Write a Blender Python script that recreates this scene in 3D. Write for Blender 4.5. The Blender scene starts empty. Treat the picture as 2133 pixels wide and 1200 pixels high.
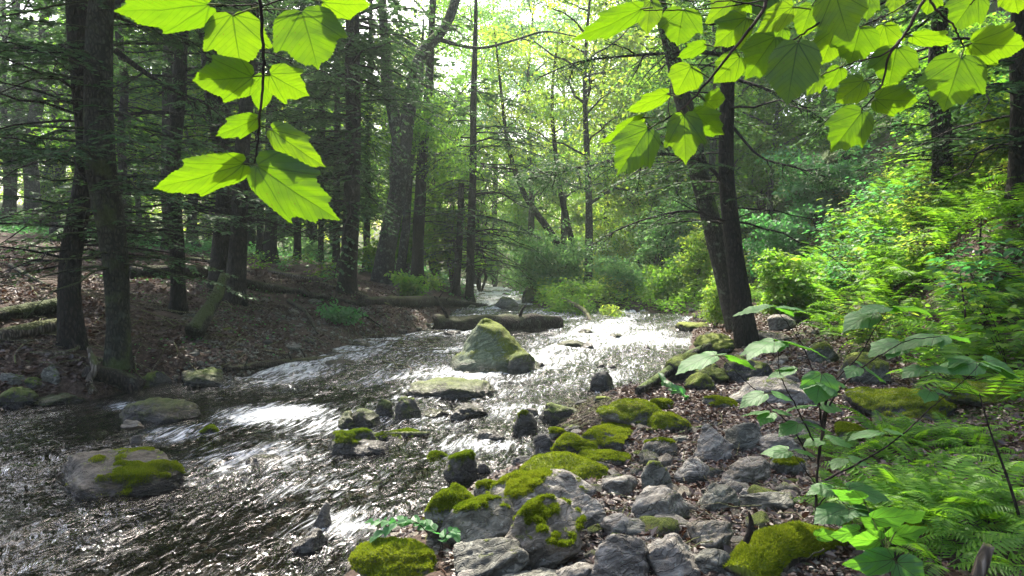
import bpy, bmesh, math, random
import numpy as np
from mathutils import Vector

# ------------------------------------------------------------------ camera, world, sun, exposure
S = bpy.context.scene
F, CX, CY, H, PITCH = 1523.0, 1066.5, 600.0, 1.9, math.atan(60 / 1523.0)
cd = bpy.data.cameras.new('camera'); cam = bpy.data.objects.new('camera', cd); S.collection.objects.link(cam)
cam.location = (0, 0, H); cam.rotation_euler = (math.pi / 2 - PITCH, 0, 0)
cd.sensor_width = 36; cd.lens = 36 * F / 2133; cd.clip_start = .05; cd.clip_end = 2000
S.camera = cam
S.view_settings.view_transform = 'Standard'; S.view_settings.look = 'None'
S.view_settings.exposure = 1.95; S.view_settings.gamma = 1
SUN_EL, SUN_AZ = 53, -14          # azimuth measured from +Y, positive to the right
W = bpy.data.worlds.new('World'); S.world = W; W.use_nodes = True
nt = W.node_tree; bgn = nt.nodes['Background']
sky = nt.nodes.new('ShaderNodeTexSky'); sky.sky_type = 'NISHITA'; sky.sun_disc = False
sky.sun_elevation = math.radians(SUN_EL); sky.sun_rotation = math.radians(SUN_AZ)
sky.dust_density = 6; sky.air_density = 1.0; sky.ozone_density = 1
nt.links.new(sky.outputs[0], bgn.inputs[0]); bgn.inputs[1].default_value = .15
sl = bpy.data.lights.new('sun', 'SUN'); sl.energy = 4.2; sl.angle = math.radians(.5); sl.color = (1, .93, .8)
sun = bpy.data.objects.new('sun', sl); S.collection.objects.link(sun)
e, a_ = math.radians(SUN_EL), math.radians(SUN_AZ)
SUND = Vector((math.sin(a_) * math.cos(e), math.cos(a_) * math.cos(e), math.sin(e)))
sun.rotation_euler = SUND.to_track_quat('Z', 'Y').to_euler(); sun.location = (0, 0, 30)
cy = S.cycles
cy.max_bounces = 6; cy.diffuse_bounces = 3; cy.glossy_bounces = 3; cy.transmission_bounces = 4
cy.transparent_max_bounces = 6; cy.volume_bounces = 1; cy.caustics_reflective = False; cy.caustics_refractive = False
cy.use_denoising = True; cy.denoising_prefilter = 'NONE'; cy.sample_clamp_indirect = 6; cy.sample_clamp_direct = 0

# ------------------------------------------------------------------ maths
FWD = np.array([0, math.cos(PITCH), -math.sin(PITCH)]); UP = np.array([0, math.sin(PITCH), math.cos(PITCH)])
C0 = np.array([0, 0, H])
def ray(px, py):
    return FWD + (px - CX) / F * np.array([1., 0, 0]) - (py - CY) / F * UP
def at(px, py, Y):
    r = ray(px, py); return C0 + r * (Y / r[1])
def hsh(i, j, k, s):
    n = (i * 374761393 + j * 668265263 + k * 2147483647 + s * 974634777) & 0xffffffff
    n = ((n ^ (n >> 13)) * 1274126177) & 0xffffffff
    n = (n ^ (n >> 16)) * 2246822519 & 0xffffffff
    return ((n ^ (n >> 15)) & 0xffffff) / float(0xffffff)
def vn(P, s=0):
    P = np.asarray(P, float); f = np.floor(P); t = P - f; i = f.astype(np.int64); t = t * t * (3 - 2 * t)
    r = 0
    for a in (0, 1):
        for b in (0, 1):
            for c in (0, 1):
                w = (t[:, 0] if a else 1 - t[:, 0]) * (t[:, 1] if b else 1 - t[:, 1]) * (t[:, 2] if c else 1 - t[:, 2])
                r = r + w * hsh(i[:, 0] + a, i[:, 1] + b, i[:, 2] + c, s)
    return r * 2 - 1
def fbm(P, s=0, o=4, g=.5):
    P = np.asarray(P, float); r = 0; w = 1; n = 0
    for k in range(o):
        r = r + w * vn(P * 2 ** k + k * 7.3, s + k); n += w; w *= g
    return r / n
def sm(x, a, b):
    t = np.clip((x - a) / (b - a), 0, 1); return t * t * (3 - 2 * t)
def unit(v): return v / np.maximum(np.linalg.norm(v, axis=-1, keepdims=True), 1e-9)

# ------------------------------------------------------------------ terrain function
LEFT = [(-11, -12), (-10.5, 0), (-9, 5), (-7.4, 8.2), (-6.5, 9.3), (-5.6, 9.7), (-5.5, 10.7), (-4.5, 11.5), (-4.1, 13.5), (-3.65, 14.8),
        (-3.5, 17.5), (-2.4, 19.3), (-2.3, 22), (-2.1, 26), (-1.5, 32), (-2.2, 42), (-4, 55), (-8, 75)]
RIGHT = [(-2.6, -12), (-1.7, 0), (-1.25, 3), (-1.0, 4.4), (-.85, 4.8), (-.55, 5.6), (-.1, 6.3), (.3, 6.9), (.5, 8), (.8, 9.3), (1.35, 10), (2.1, 11),
         (3.0, 13.2), (3.9, 16), (4.7, 19.3), (5.8, 24.5), (4.5, 27), (2.2, 27.6), (.95, 29), (.6, 36), (.2, 44), (-1.6, 55), (-5.5, 76)]
def pdist(x, y, pl):
    d = np.full(x.shape, 1e9)
    for (ax, ay), (bx, by) in zip(pl[:-1], pl[1:]):
        vx, vy = bx - ax, by - ay; t = np.clip(((x - ax) * vx + (y - ay) * vy) / (vx * vx + vy * vy), 0, 1)
        d = np.minimum(d, np.hypot(x - ax - t * vx, y - ay - t * vy))
    return d
POLY = LEFT + RIGHT[::-1]
def inside(x, y):
    r = np.zeros(x.shape, bool); n = len(POLY)
    for i in range(n):
        (ax, ay), (bx, by) = POLY[i], POLY[(i + 1) % n]
        if ay == by: continue
        c = (ay > y) != (by > y)
        r ^= c & (x < (bx - ax) * (y - ay) / (by - ay) + ax)
    return r
FY = [-20, 0, 3, 5, 8, 12, 16, 22, 30, 45, 80, 200]; FX = [3.5, 2.9, 3.0, 3.5, 4.5, 5.3, 6.2, 7.6, 8.6, 9, 9, 9]
def hgt(x, y, noise=True):
    x = np.atleast_1d(np.asarray(x, float)); y = np.atleast_1d(np.asarray(y, float))
    dl, dr = pdist(x, y, LEFT), pdist(x, y, RIGHT); ins = inside(x, y)
    hl = .95 * (1 - np.exp(-dl / 2.6)) + .1 * dl + .12 * sm(dl, 0, .35)
    hl = np.where(dl > 22, hl + .12 * (dl - 22), hl)
    q = np.maximum(x - np.interp(y, FY, FX), 0)
    hr = .34 * (1 - np.exp(-dr / .6)) + .035 * np.minimum(dr, 12)
    hr = hr + .25 * np.minimum(q, .8) + .92 * np.maximum(np.minimum(q, 16) - .8, 0) + .35 * np.maximum(q - 16, 0)
    mid = np.interp(y, [-12, 0, 10, 20, 30, 44, 55, 76, 300], [-6, -5, -2, 1, -.5, -1, -3, -7, -20])
    P = np.stack([x, y, x * 0], -1)
    w = sm(y, 72, 95)
    hl = np.where(dl > 40, hl - .15 * (dl - 40), hl); bw = sm(x - mid, -.5 - np.maximum(y - 50, 0) * .4, .5 + np.maximum(y - 50, 0) * .4); hb = hl * (1 - bw) + hr * bw
    h = np.where(ins, -.05 - .30 * (1 - np.exp(-np.minimum(dl, dr) / .45)), hb)
    h = h * (1 - w) + np.maximum(h, 1.5 + .06 * (y - 72)) * w
    if noise:
        n = .16 * fbm(P * .55, 3) + .06 * fbm(P * 2.3, 4) + .03 * fbm(P * 7, 5, 3)
        bank = sm(q, .3, 2) * (.35 * fbm(P * .8, 8))
        h = h + np.where(ins, n * .45, n * np.clip(np.minimum(dl, dr) / .6, .25, 1)) + bank
    return h
def h1(x, y): return float(hgt([x], [y])[0])
def gnd(px, py, ymax=90., base=0.):
    r = ray(px, py); Y = np.geomspace(1.2, ymax, 1500); t = Y / r[1]
    P = C0 + t[:, None] * r; hh = np.maximum(hgt(P[:, 0], P[:, 1]), 0) + base
    k = np.nonzero(P[:, 2] <= hh)[0]
    if len(k) == 0: return P[-1]
    p = P[k[0]].copy(); return p

# ------------------------------------------------------------------ scene helpers
def props(o, label=None, cat=None, group=None, kind=None):
    if label: o['label'] = label
    if cat: o['category'] = cat
    if group: o['group'] = group
    if kind: o['kind'] = kind
    return o
def link(o, parent=None):
    S.collection.objects.link(o)
    if parent is not None: o.parent = parent
    return o
def npmesh(name, V, Fs, mat, smooth=False, attrs=None, uv=None):
    me = bpy.data.meshes.new(name); V = np.ascontiguousarray(V, dtype=np.float32)
    if not isinstance(Fs, (list, tuple)): Fs = [Fs]
    Fs = [np.asarray(f, dtype=np.int32) for f in Fs if len(f)]
    nl = sum(f.size for f in Fs); nf = sum(len(f) for f in Fs)
    me.vertices.add(len(V)); me.vertices.foreach_set('co', V.ravel())
    me.loops.add(nl); me.polygons.add(nf)
    idx = np.concatenate([f.ravel() for f in Fs]); sz = np.concatenate([np.full(len(f), f.shape[1]) for f in Fs])
    me.loops.foreach_set('vertex_index', idx.astype(np.int32))
    me.polygons.foreach_set('loop_start', (np.cumsum(sz) - sz).astype(np.int32))
    me.polygons.foreach_set('use_smooth', np.full(nf, smooth))
    for k, v in (attrs or {}).items():
        at_ = me.attributes.new(k, 'FLOAT', 'POINT'); at_.data.foreach_set('value', np.ascontiguousarray(v, dtype=np.float32))
    if uv is not None:
        u = me.uv_layers.new(name='UVMap'); u.data.foreach_set('uv', np.ascontiguousarray(uv[idx], dtype=np.float32).ravel())
    me.update(calc_edges=True)
    for m in (mat if isinstance(mat, (list, tuple)) else [mat]): me.materials.append(m)
    return me
def obj(name, me, parent=None, loc=None, rz=0, sc=1, **k):
    o = bpy.data.objects.new(name, me); link(o, parent)
    if loc is not None: o.location = [float(c) for c in loc]
    o.rotation_euler = (0, 0, rz); o.scale = (sc, sc, sc) if not hasattr(sc, '__len__') else sc
    return props(o, **k)
def dup(root, loc, rz=0, sc=1, label=None, group=None):
    r = root.copy(); S.collection.objects.link(r); r.location = [float(c) for c in loc]; r.rotation_euler = (0, 0, rz)
    r.scale = (sc, sc, sc) if not hasattr(sc, '__len__') else sc
    if label: r['label'] = label
    if group: r['group'] = group
    for ch in list(root.children):
        c = ch.copy(); S.collection.objects.link(c); c.parent = r
        for g in ch.children:
            d = g.copy(); S.collection.objects.link(d); d.parent = c
    return r
class MB:
    def __init__(s): s.V = []; s.F4 = []; s.F3 = []; s.A = []; s.n = 0
    def add(s, V, F, a=0.):
        F = np.asarray(F); (s.F4 if F.shape[1] == 4 else s.F3).append(F + s.n); s.V.append(V); s.n += len(V)
        s.A.append(np.broadcast_to(np.asarray(a, float), (len(V),)))
    def mesh(s, name, mat, smooth=True, key='rnd'):
        Fs = [np.concatenate(x) for x in (s.F4, s.F3) if x]
        return npmesh(name, np.concatenate(s.V), Fs, mat, smooth, {key: np.concatenate(s.A)})
def tubes(P, R, sides=5, ref=None):
    """P (n,k,3) paths, R (n,k) radii -> V, F (quads)."""
    P = np.asarray(P, float); R = np.asarray(R, float); n, k, _ = P.shape
    T = unit(np.gradient(P, axis=1)); up = np.zeros_like(T); 
    ax = np.array([.31, .17, 1.]) if ref is None else np.asarray(ref, float)
    m = np.abs((T * unit(ax)).sum(-1, keepdims=True)).mean(1, keepdims=True) > .9
    up = np.where(m, np.array([1., .1, .05]), ax)
    A = unit(np.cross(T, up)); B = np.cross(T, A)
    th = np.arange(sides) * 2 * np.pi / sides
    ring = A[:, :, None] * np.cos(th)[None, None, :, None] + B[:, :, None] * np.sin(th)[None, None, :, None]
    V = P[:, :, None] + ring * R[:, :, None, None]
    i = np.arange(n)[:, None, None] * k * sides; j = np.arange(k - 1)[None, :, None] * sides; s = np.arange(sides)[None, None]
    s2 = (s + 1) % sides
    Fq = np.stack([i + j + s, i + j + s2, i + j + sides + s2, i + j + sides + s], -1).reshape(-1, 4)
    return V.reshape(-1, 3), Fq
def spline(pts, k):
    pts = np.asarray(pts, float); n = len(pts); d = np.r_[0, np.cumsum(np.linalg.norm(np.diff(pts[:, :3], axis=0), axis=1))]
    t = np.linspace(0, d[-1], k); out = np.empty((k, pts.shape[1]))
    m = np.gradient(pts, d, axis=0)
    idx = np.clip(np.searchsorted(d, t, side='right') - 1, 0, n - 2); hh = (d[idx + 1] - d[idx]); u = (t - d[idx]) / hh
    u = u[:, None]; hh = hh[:, None]
    return ((2 * u**3 - 3 * u**2 + 1) * pts[idx] + (u**3 - 2 * u**2 + u) * hh * m[idx] + (-2 * u**3 + 3 * u**2) * pts[idx + 1] + (u**3 - u**2) * hh * m[idx + 1])
DIA = (np.array([(0, 0, 0), (.32, .45, .05), (0, 1, -.02), (-.32, .45, .05)]), np.array([(0, 1, 2, 3)]))
NDL = (np.array([(0, 0, 0), (.25, .45, 0), (0, 1, -.05), (-.25, .45, 0)]), np.array([(0, 1, 2, 3)]))
LF6 = (np.array([(0, 0, 0), (.33, .28, .1), (.27, .68, .08), (0, 1.04, -.08), (-.27, .68, .08), (-.33, .28, .1)]), np.array([(0, 1, 2, 3), (0, 3, 4, 5)]))
MPL = (np.array([(0, 0, 0), (.30, -.06, .05), (.52, .30, .07), (.55, .72, -.02), (.30, .62, .05), (.18, .80, .02), (0, 1.08, -.1),
                 (-.18, .80, .02), (-.30, .62, .05), (-.55, .72, -.02), (-.52, .30, .07), (-.30, -.06, .05), (0, .5, 0)]),
       np.array([(0, 1, 2, 12), (12, 2, 3, 4), (12, 4, 5, 6), (12, 6, 7, 8), (12, 8, 9, 10), (0, 12, 10, 11)]))
def leaves(P, D, N, s, T=DIA):
    P = np.asarray(P); D = unit(D); X = unit(np.cross(D, N)); N2 = np.cross(X, D); t, f = T
    s = np.broadcast_to(s, (len(P),))[:, None, None]
    V = P[:, None] + s * (t[None, :, 0, None] * X[:, None] + t[None, :, 1, None] * D[:, None] + t[None, :, 2, None] * N2[:, None])
    Fq = (np.arange(len(P))[:, None, None] * len(t) + f[None]).reshape(-1, f.shape[1])
    return V.reshape(-1, 3), Fq
def lattr(g, n, k): return np.repeat(g.random(n), k)

# ------------------------------------------------------------------ materials
def mat(name):
    m = bpy.data.materials.new(name); m.use_nodes = True; t = m.node_tree; t.nodes.clear()
    o = t.nodes.new('ShaderNodeOutputMaterial')
    def N(k, ins=None, **kw):
        n = t.nodes.new('ShaderNode' + k)
        for a, b in kw.items(): setattr(n, a, b)
        for a, b in (ins or {}).items():
            if isinstance(b, bpy.types.NodeSocket): t.links.new(b, n.inputs[a])
            else: n.inputs[a].default_value = b
        return n
    return m, t, o, N
def c4(c): return (*c, 1)
def ramp(N, fac, stops):
    n = N('ValToRGB', {0: fac}); el = n.color_ramp.elements
    while len(el) < len(stops): el.new(.5)
    for x, (p, c) in zip(el, stops): x.position = p; x.color = c4(c) if len(c) == 3 else c
    return n.outputs[0]
def math_(N, op, a, b=0., c=0.): return N('Math', {0: a, 1: b, 2: c}, operation=op).outputs[0]
def mix(N, f, a, b, bt='MIX'):
    return N('MixRGB', {0: f, 1: a, 2: b}, blend_type=bt).outputs[0]
def leafmat(name, cols, tr, gloss=.018, rough=.5, tfac=.5):
    """cols: diffuse ramp over the leaf's own random value, tr: transmitted ramp."""
    m, t, o, N = mat(name); r = N('Attribute', attribute_name='rnd').outputs['Fac']
    k = len(cols) - 1
    d = ramp(N, r, [(i / k, c) for i, c in enumerate(cols)]); k2 = len(tr) - 1
    tc = ramp(N, r, [(i / k2, c) for i, c in enumerate(tr)])
    df = N('BsdfDiffuse', {0: d}); tl = N('BsdfTranslucent', {0: tc}); gl = N('BsdfGlossy', {0: (1, 1, 1, 1), 'Roughness': rough})
    a = N('MixShader', {0: tfac, 1: df.outputs[0], 2: tl.outputs[0]}); b = N('MixShader', {0: gloss, 1: a.outputs[0], 2: gl.outputs[0]})
    t.links.new(b.outputs[0], o.inputs[0]); return m
M = {}
M['maple'] = leafmat('maple_foliage', [(.05, .13, .015), (.09, .19, .02), (.14, .22, .025)], [(.14, .40, .02), (.24, .52, .03), (.36, .56, .04)])
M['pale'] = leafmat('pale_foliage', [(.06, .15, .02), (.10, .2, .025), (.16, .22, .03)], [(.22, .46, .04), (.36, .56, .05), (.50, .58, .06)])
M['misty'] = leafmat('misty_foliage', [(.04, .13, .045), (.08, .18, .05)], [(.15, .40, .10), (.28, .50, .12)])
M['cool'] = leafmat('cool_foliage', [(.03, .11, .03), (.05, .15, .05)], [(.08, .36, .07), (.16, .46, .10)], .03)
M['hem'] = leafmat('hemlock_needles', [(.025, .06, .028), (.05, .105, .045), (.07, .13, .06)], [(.05, .13, .03), (.10, .22, .05)], .025, .55, .35)
M['fern'] = leafmat('fern_fronds', [(.04, .12, .01), (.08, .18, .014)], [(.14, .38, .015), (.26, .50, .02)], .015)
M['sap'] = leafmat('sapling_leaves', [(.035, .12, .03), (.06, .16, .035)], [(.10, .40, .03), (.22, .50, .04)], .12, .38)
M['dead'] = leafmat('dead_leaves', [(.022, .011, .008), (.040, .020, .014), (.060, .032, .024), (.10, .066, .052)], [(.06, .02, .01), (.1, .05, .02)], .05, .5, .15)
M['moss'] = leafmat('moss_tufts', [(.05, .08, .006), (.12, .16, .012), (.24, .26, .02)], [(.14, .24, .01), (.28, .34, .02)], .0, .6, .35)

def barkmat(name, c1, c2, moss=0., mossc=(.06, .09, .02), zs=.35, lich=0.):
    m, t, o, N = mat(name); co = N('TexCoord').outputs['Object']
    mp = N('Mapping', {0: co, 3: (1, 1, zs)}).outputs[0]
    n1 = N('TexNoise', {'Vector': mp, 'Scale': 14., 'Detail': 8., 'Roughness': .7}).outputs[0]
    vo = N('TexVoronoi', {'Vector': mp, 'Scale': 22.}, feature='DISTANCE_TO_EDGE').outputs['Distance']
    n2 = N('TexNoise', {'Vector': co, 'Scale': 2.2, 'Detail': 5.}).outputs[0]
    cr = math_(N, 'MULTIPLY', sm_(N, vo, 0, .25), n1)
    c = ramp(N, cr, [(.1, tuple(x * .45 for x in c1)), (.42, c1), (.7, c2)])
    if lich:
        n3 = N('TexNoise', {'Vector': co, 'Scale': 7., 'Detail': 6.}).outputs[0]
        c = mix(N, math_(N, 'MULTIPLY', sm_(N, n3, .56, .64), lich), c, c4((.22, .26, .2)))
    if moss:
        nz = N('SeparateXYZ', {0: N('NewGeometry').outputs['Normal']}).outputs[2]
        f = sm_(N, math_(N, 'ADD', math_(N, 'MULTIPLY', nz, .3), n2), .66 - .3 * moss, .80 - .3 * moss)
        c = mix(N, f, c, mix(N, n1, c4(tuple(x * .5 for x in mossc)), c4(tuple(x * 1.7 for x in mossc))))
    hh = math_(N, 'ADD', math_(N, 'MULTIPLY', sm_(N, vo, 0, .3), .7), n1)
    b = N('Bump', {'Strength': .9, 'Distance': .02, 'Height': hh})
    p = N('BsdfPrincipled', {'Base Color': c, 'Roughness': .85, 'Normal': b.outputs[0]}); p.inputs['Specular IOR Level'].default_value = .25
    t.links.new(p.outputs[0], o.inputs[0]); return m
def sm_(N, v, a, b):
    return N('MapRange', {0: v, 1: a, 2: b, 3: 0., 4: 1.}, interpolation_type='SMOOTHSTEP').outputs[0]
M['bark'] = barkmat('dark_hemlock_bark', (.016, .0125, .010), (.042, .034, .028))
M['barkm'] = barkmat('mossy_grey_green_bark', (.028, .028, .018), (.065, .068, .042), .5, (.045, .06, .018), .5, .12)
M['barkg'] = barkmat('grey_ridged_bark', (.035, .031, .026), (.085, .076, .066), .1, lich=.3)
M['barkl'] = barkmat('pale_dead_wood', (.13, .105, .08), (.30, .26, .21), .15, (.08, .09, .03), .2)
M['log'] = barkmat('dark_wet_log', (.024, .018, .014), (.07, .054, .042), .04, (.035, .04, .015), .3, .15)
M['logm'] = barkmat('mossy_log', (.07, .055, .04), (.14, .12, .085), .75, (.12, .15, .015), .3)
M['twig'] = barkmat('dark_twigs', (.03, .024, .02), (.06, .048, .04))
M['stem'] = barkmat('sapling_stem', (.035, .022, .02), (.07, .045, .035))

def rockmat(name, lo, hi, warm=(.2, .16, .12)):
    m, t, o, N = mat(name); co = N('TexCoord').outputs['Object']; g = N('NewGeometry')
    oi = N('ObjectInfo').outputs['Random']
    off = N('Mapping', {0: co, 2: (.5, .35, .2)}); t.links.new(N('CombineXYZ', {0: math_(N, 'MULTIPLY', oi, 31.), 1: math_(N, 'MULTIPLY', oi, 17.), 2: oi}).outputs[0], off.inputs[1])
    v = off.outputs[0]
    st0 = N('Mapping', {0: v, 2: (.9, .5, .3), 3: (1, 1, 5)}).outputs[0]
    wob = N('TexNoise', {'Vector': v, 'Scale': 4., 'Detail': 5.}).outputs['Color']
    st = N('VectorMath', {0: st0, 1: N('VectorMath', {0: wob, 1: (1.1, 1.1, 1.1)}, operation='MULTIPLY').outputs[0]}, operation='ADD').outputs[0]
    n1 = N('TexNoise', {'Vector': st, 'Scale': 5., 'Detail': 10., 'Roughness': .68, 'Distortion': .6}).outputs[0]
    n2 = N('TexNoise', {'Vector': v, 'Scale': 28., 'Detail': 6., 'Roughness': .7}).outputs[0]
    n3 = N('TexNoise', {'Vector': v, 'Scale': 2.6, 'Detail': 6.}).outputs[0]
    vo = N('TexVoronoi', {'Vector': st, 'Scale': 3.2}, feature='DISTANCE_TO_EDGE').outputs['Distance']
    c = ramp(N, n1, [(.25, tuple(x * .5 for x in lo)), (.45, lo), (.58, hi), (.8, tuple(min(.8, x * 1.35) for x in hi))])
    c = mix(N, math_(N, 'MULTIPLY', sm_(N, n3, .5, .75), .55), c, c4(warm))
    c = mix(N, math_(N, 'MULTIPLY', math_(N, 'MULTIPLY', math_(N, 'SUBTRACT', 1., sm_(N, vo, .0, .03)), n2), .75), c, c4((.025, .022, .02)))
    c = mix(N, math_(N, 'MULTIPLY', sm_(N, n2, .60, .68), .5), c, c4((.42, .45, .40)))
    # moss the mesh carries, broken up finely
    ms = N('Attribute', attribute_name='moss').outputs['Fac']; tint = N('Attribute', attribute_name='tint').outputs['Fac']
    f = sm_(N, math_(N, 'ADD', ms, math_(N, 'MULTIPLY', math_(N, 'SUBTRACT', n2, .5), 1.5)), .38, .66)
    mv = N('TexNoise', {'Vector': v, 'Scale': 9., 'Detail': 8., 'Roughness': .8}).outputs[0]
    mc = mix(N, tint, ramp(N, mv, [(.3, (.015, .028, .006)), (.5, (.06, .09, .012)), (.7, (.12, .17, .02))]),
             ramp(N, mv, [(.3, (.04, .06, .005)), (.5, (.13, .165, .012)), (.7, (.23, .26, .02))]))
    mb_ = N('TexNoise', {'Vector': v, 'Scale': 4.5, 'Detail': 7., 'Roughness': .7}).outputs[0]
    mc = mix(N, math_(N, 'MULTIPLY', sm_(N, mb_, .54, .66), .75), mc, c4((.07, .05, .022)))
    z = N('SeparateXYZ', {0: g.outputs['Position']}).outputs[2]
    wet = N('Attribute', attribute_name='wet').outputs['Fac']
    wf = math_(N, 'MULTIPLY', wet, math_(N, 'SUBTRACT', 1., sm_(N, math_(N, 'ADD', z, math_(N, 'MULTIPLY', n3, -.10)), .0, .20)))
    c = mix(N, f, c, mc); c = mix(N, math_(N, 'MULTIPLY', wf, .7), c, c4((.02, .017, .013)))
    hh = math_(N, 'ADD', math_(N, 'ADD', math_(N, 'MULTIPLY', n1, 1.4), math_(N, 'MULTIPLY', n2, .35)), math_(N, 'MULTIPLY', f, math_(N, 'MULTIPLY', mv, 1.1)))
    hh = math_(N, 'ADD', hh, math_(N, 'MULTIPLY', sm_(N, vo, 0, .05), .4))
    b = N('Bump', {'Strength': 1., 'Distance': .022, 'Height': hh})
    ro = math_(N, 'SUBTRACT', .85, math_(N, 'MULTIPLY', wf, .6))
    p = N('BsdfPrincipled', {'Base Color': c, 'Roughness': ro, 'Normal': b.outputs[0]}); p.inputs['Specular IOR Level'].default_value = .35
    t.links.new(p.outputs[0], o.inputs[0]); return m
M['r_green'] = rockmat('pale_green_grey_rock', (.09, .115, .07), (.20, .245, .16), (.13, .17, .07))
M['r_pale'] = rockmat('pale_grey_schist', (.115, .106, .092), (.28, .265, .235), (.22, .19, .15))
M['r_dark'] = rockmat('dark_stream_rock', (.028, .028, .026), (.075, .075, .07), (.07, .06, .045))
M['r_mid'] = rockmat('grey_green_rock', (.07, .07, .058), (.18, .178, .15), (.16, .15, .10))
M['r_slate'] = rockmat('dark_brown_flat_rock', (.045, .039, .030), (.11, .096, .075), (.12, .09, .07))
M['r_brown'] = rockmat('brown_grey_rock', (.10, .09, .07), (.22, .2, .17), (.18, .14, .09))

def groundmat():
    m, t, o, N = mat('forest_floor'); co = N('TexCoord').outputs['Object']; z = N('SeparateXYZ', {0: co}).outputs[2]
    n1 = N('TexNoise', {'Vector': co, 'Scale': 1.2, 'Detail': 8., 'Roughness': .6}).outputs[0]
    n2 = N('TexNoise', {'Vector': co, 'Scale': 22., 'Detail': 8., 'Roughness': .75}).outputs[0]
    vo = N('TexVoronoi', {'Vector': co, 'Scale': 26.}); vc = vo.outputs['Color']; vd = vo.outputs['Distance']
    litter = mix(N, .5, ramp(N, n2, [(.3, (.014, .009, .007)), (.5, (.04, .025, .018)), (.68, (.09, .06, .045))]),
                 ramp(N, N('SeparateXYZ', {0: vc}).outputs[0], [(0, (.02, .012, .009)), (.6, (.05, .032, .024)), (1, (.11, .08, .06))]))
    mo = ramp(N, n2, [(.3, (.012, .028, .006)), (.7, (.06, .10, .02))])
    mf = N('Attribute', attribute_name='green').outputs['Fac']
    c = mix(N, sm_(N, math_(N, 'ADD', n1, math_(N, 'MULTIPLY', mf, .6)), .62, .78), litter, mo)
    v2 = N('TexVoronoi', {'Vector': co, 'Scale': 7.}); 
    bed = ramp(N, N('SeparateXYZ', {0: v2.outputs['Color']}).outputs[1], [(0, (.008, .007, .005)), (.5, (.022, .018, .012)), (1, (.06, .05, .036))])
    bed = mix(N, sm_(N, v2.outputs['Distance'], .25, .5), bed, c4((.015, .012, .008)))
    c = mix(N, math_(N, 'SUBTRACT', 1., sm_(N, z, -.03, .05)), c, bed)
    b = N('Bump', {'Strength': .8, 'Distance': .03, 'Height': math_(N, 'ADD', n2, math_(N, 'MULTIPLY', vd, .8))})
    p = N('BsdfPrincipled', {'Base Color': c, 'Roughness': .9, 'Normal': b.outputs[0]}); p.inputs['Specular IOR Level'].default_value = .2
    t.links.new(p.outputs[0], o.inputs[0]); return m
def watermat():
    m, t, o, N = mat('stream_water'); co = N('TexCoord').outputs['Object']
    rp = N('Mapping', {0: co, 2: (0, 0, math.radians(26)), 3: (1.0, .42, 1)}).outputs[0]
    w1 = N('TexNoise', {'Vector': rp, 'Scale': 8., 'Detail': 3., 'Roughness': .55, 'Distortion': 1.6}).outputs[0]
    w2 = N('TexNoise', {'Vector': rp, 'Scale': 24., 'Detail': 2., 'Roughness': .6, 'Distortion': .8}).outputs[0]
    fo = N('Attribute', attribute_name='foam_silver').outputs['Fac']
    tb = N('Attribute', attribute_name='turb').outputs['Fac']
    b = N('Bump', {'Strength': 1., 'Distance': math_(N, 'ADD', .022, math_(N, 'MULTIPLY', tb, .085)), 'Height': math_(N, 'ADD', w1, math_(N, 'MULTIPLY', w2, .12))})
    fr = N('Fresnel', {'IOR': 1.42, 'Normal': b.outputs[0]}).outputs[0]
    tu = N('Attribute', attribute_name='turb').outputs['Fac']
    gl = N('BsdfGlossy', {0: (.95, .97, 1, 1), 'Roughness': math_(N, 'ADD', .05, math_(N, 'MULTIPLY', tu, .07)), 'Normal': b.outputs[0]})
    tr = N('BsdfTransparent', {0: (.34, .31, .26, 1)})
    a = N('MixShader', {0: fr, 1: tr.outputs[0], 2: gl.outputs[0]})
    fp = N('Mapping', {0: rp, 3: (1.5, .55, 1)}).outputs[0]; fn = N('TexNoise', {'Vector': fp, 'Scale': 8., 'Detail': 8., 'Roughness': .66, 'Distortion': 1.6}).outputs[0]
    ff = sm_(N, math_(N, 'ADD', math_(N, 'MULTIPLY', fo, .62), fn), .68, 1.06)
    fd = N('BsdfDiffuse', {0: (.60, .63, .66, 1), 'Normal': b.outputs[0]})  # diffuse grey for foam, also painting in the silvery sky reflection
    s = N('MixShader', {0: ff, 1: a.outputs[0], 2: fd.outputs[0]})
    t.links.new(s.outputs[0], o.inputs[0]); return m

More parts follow.
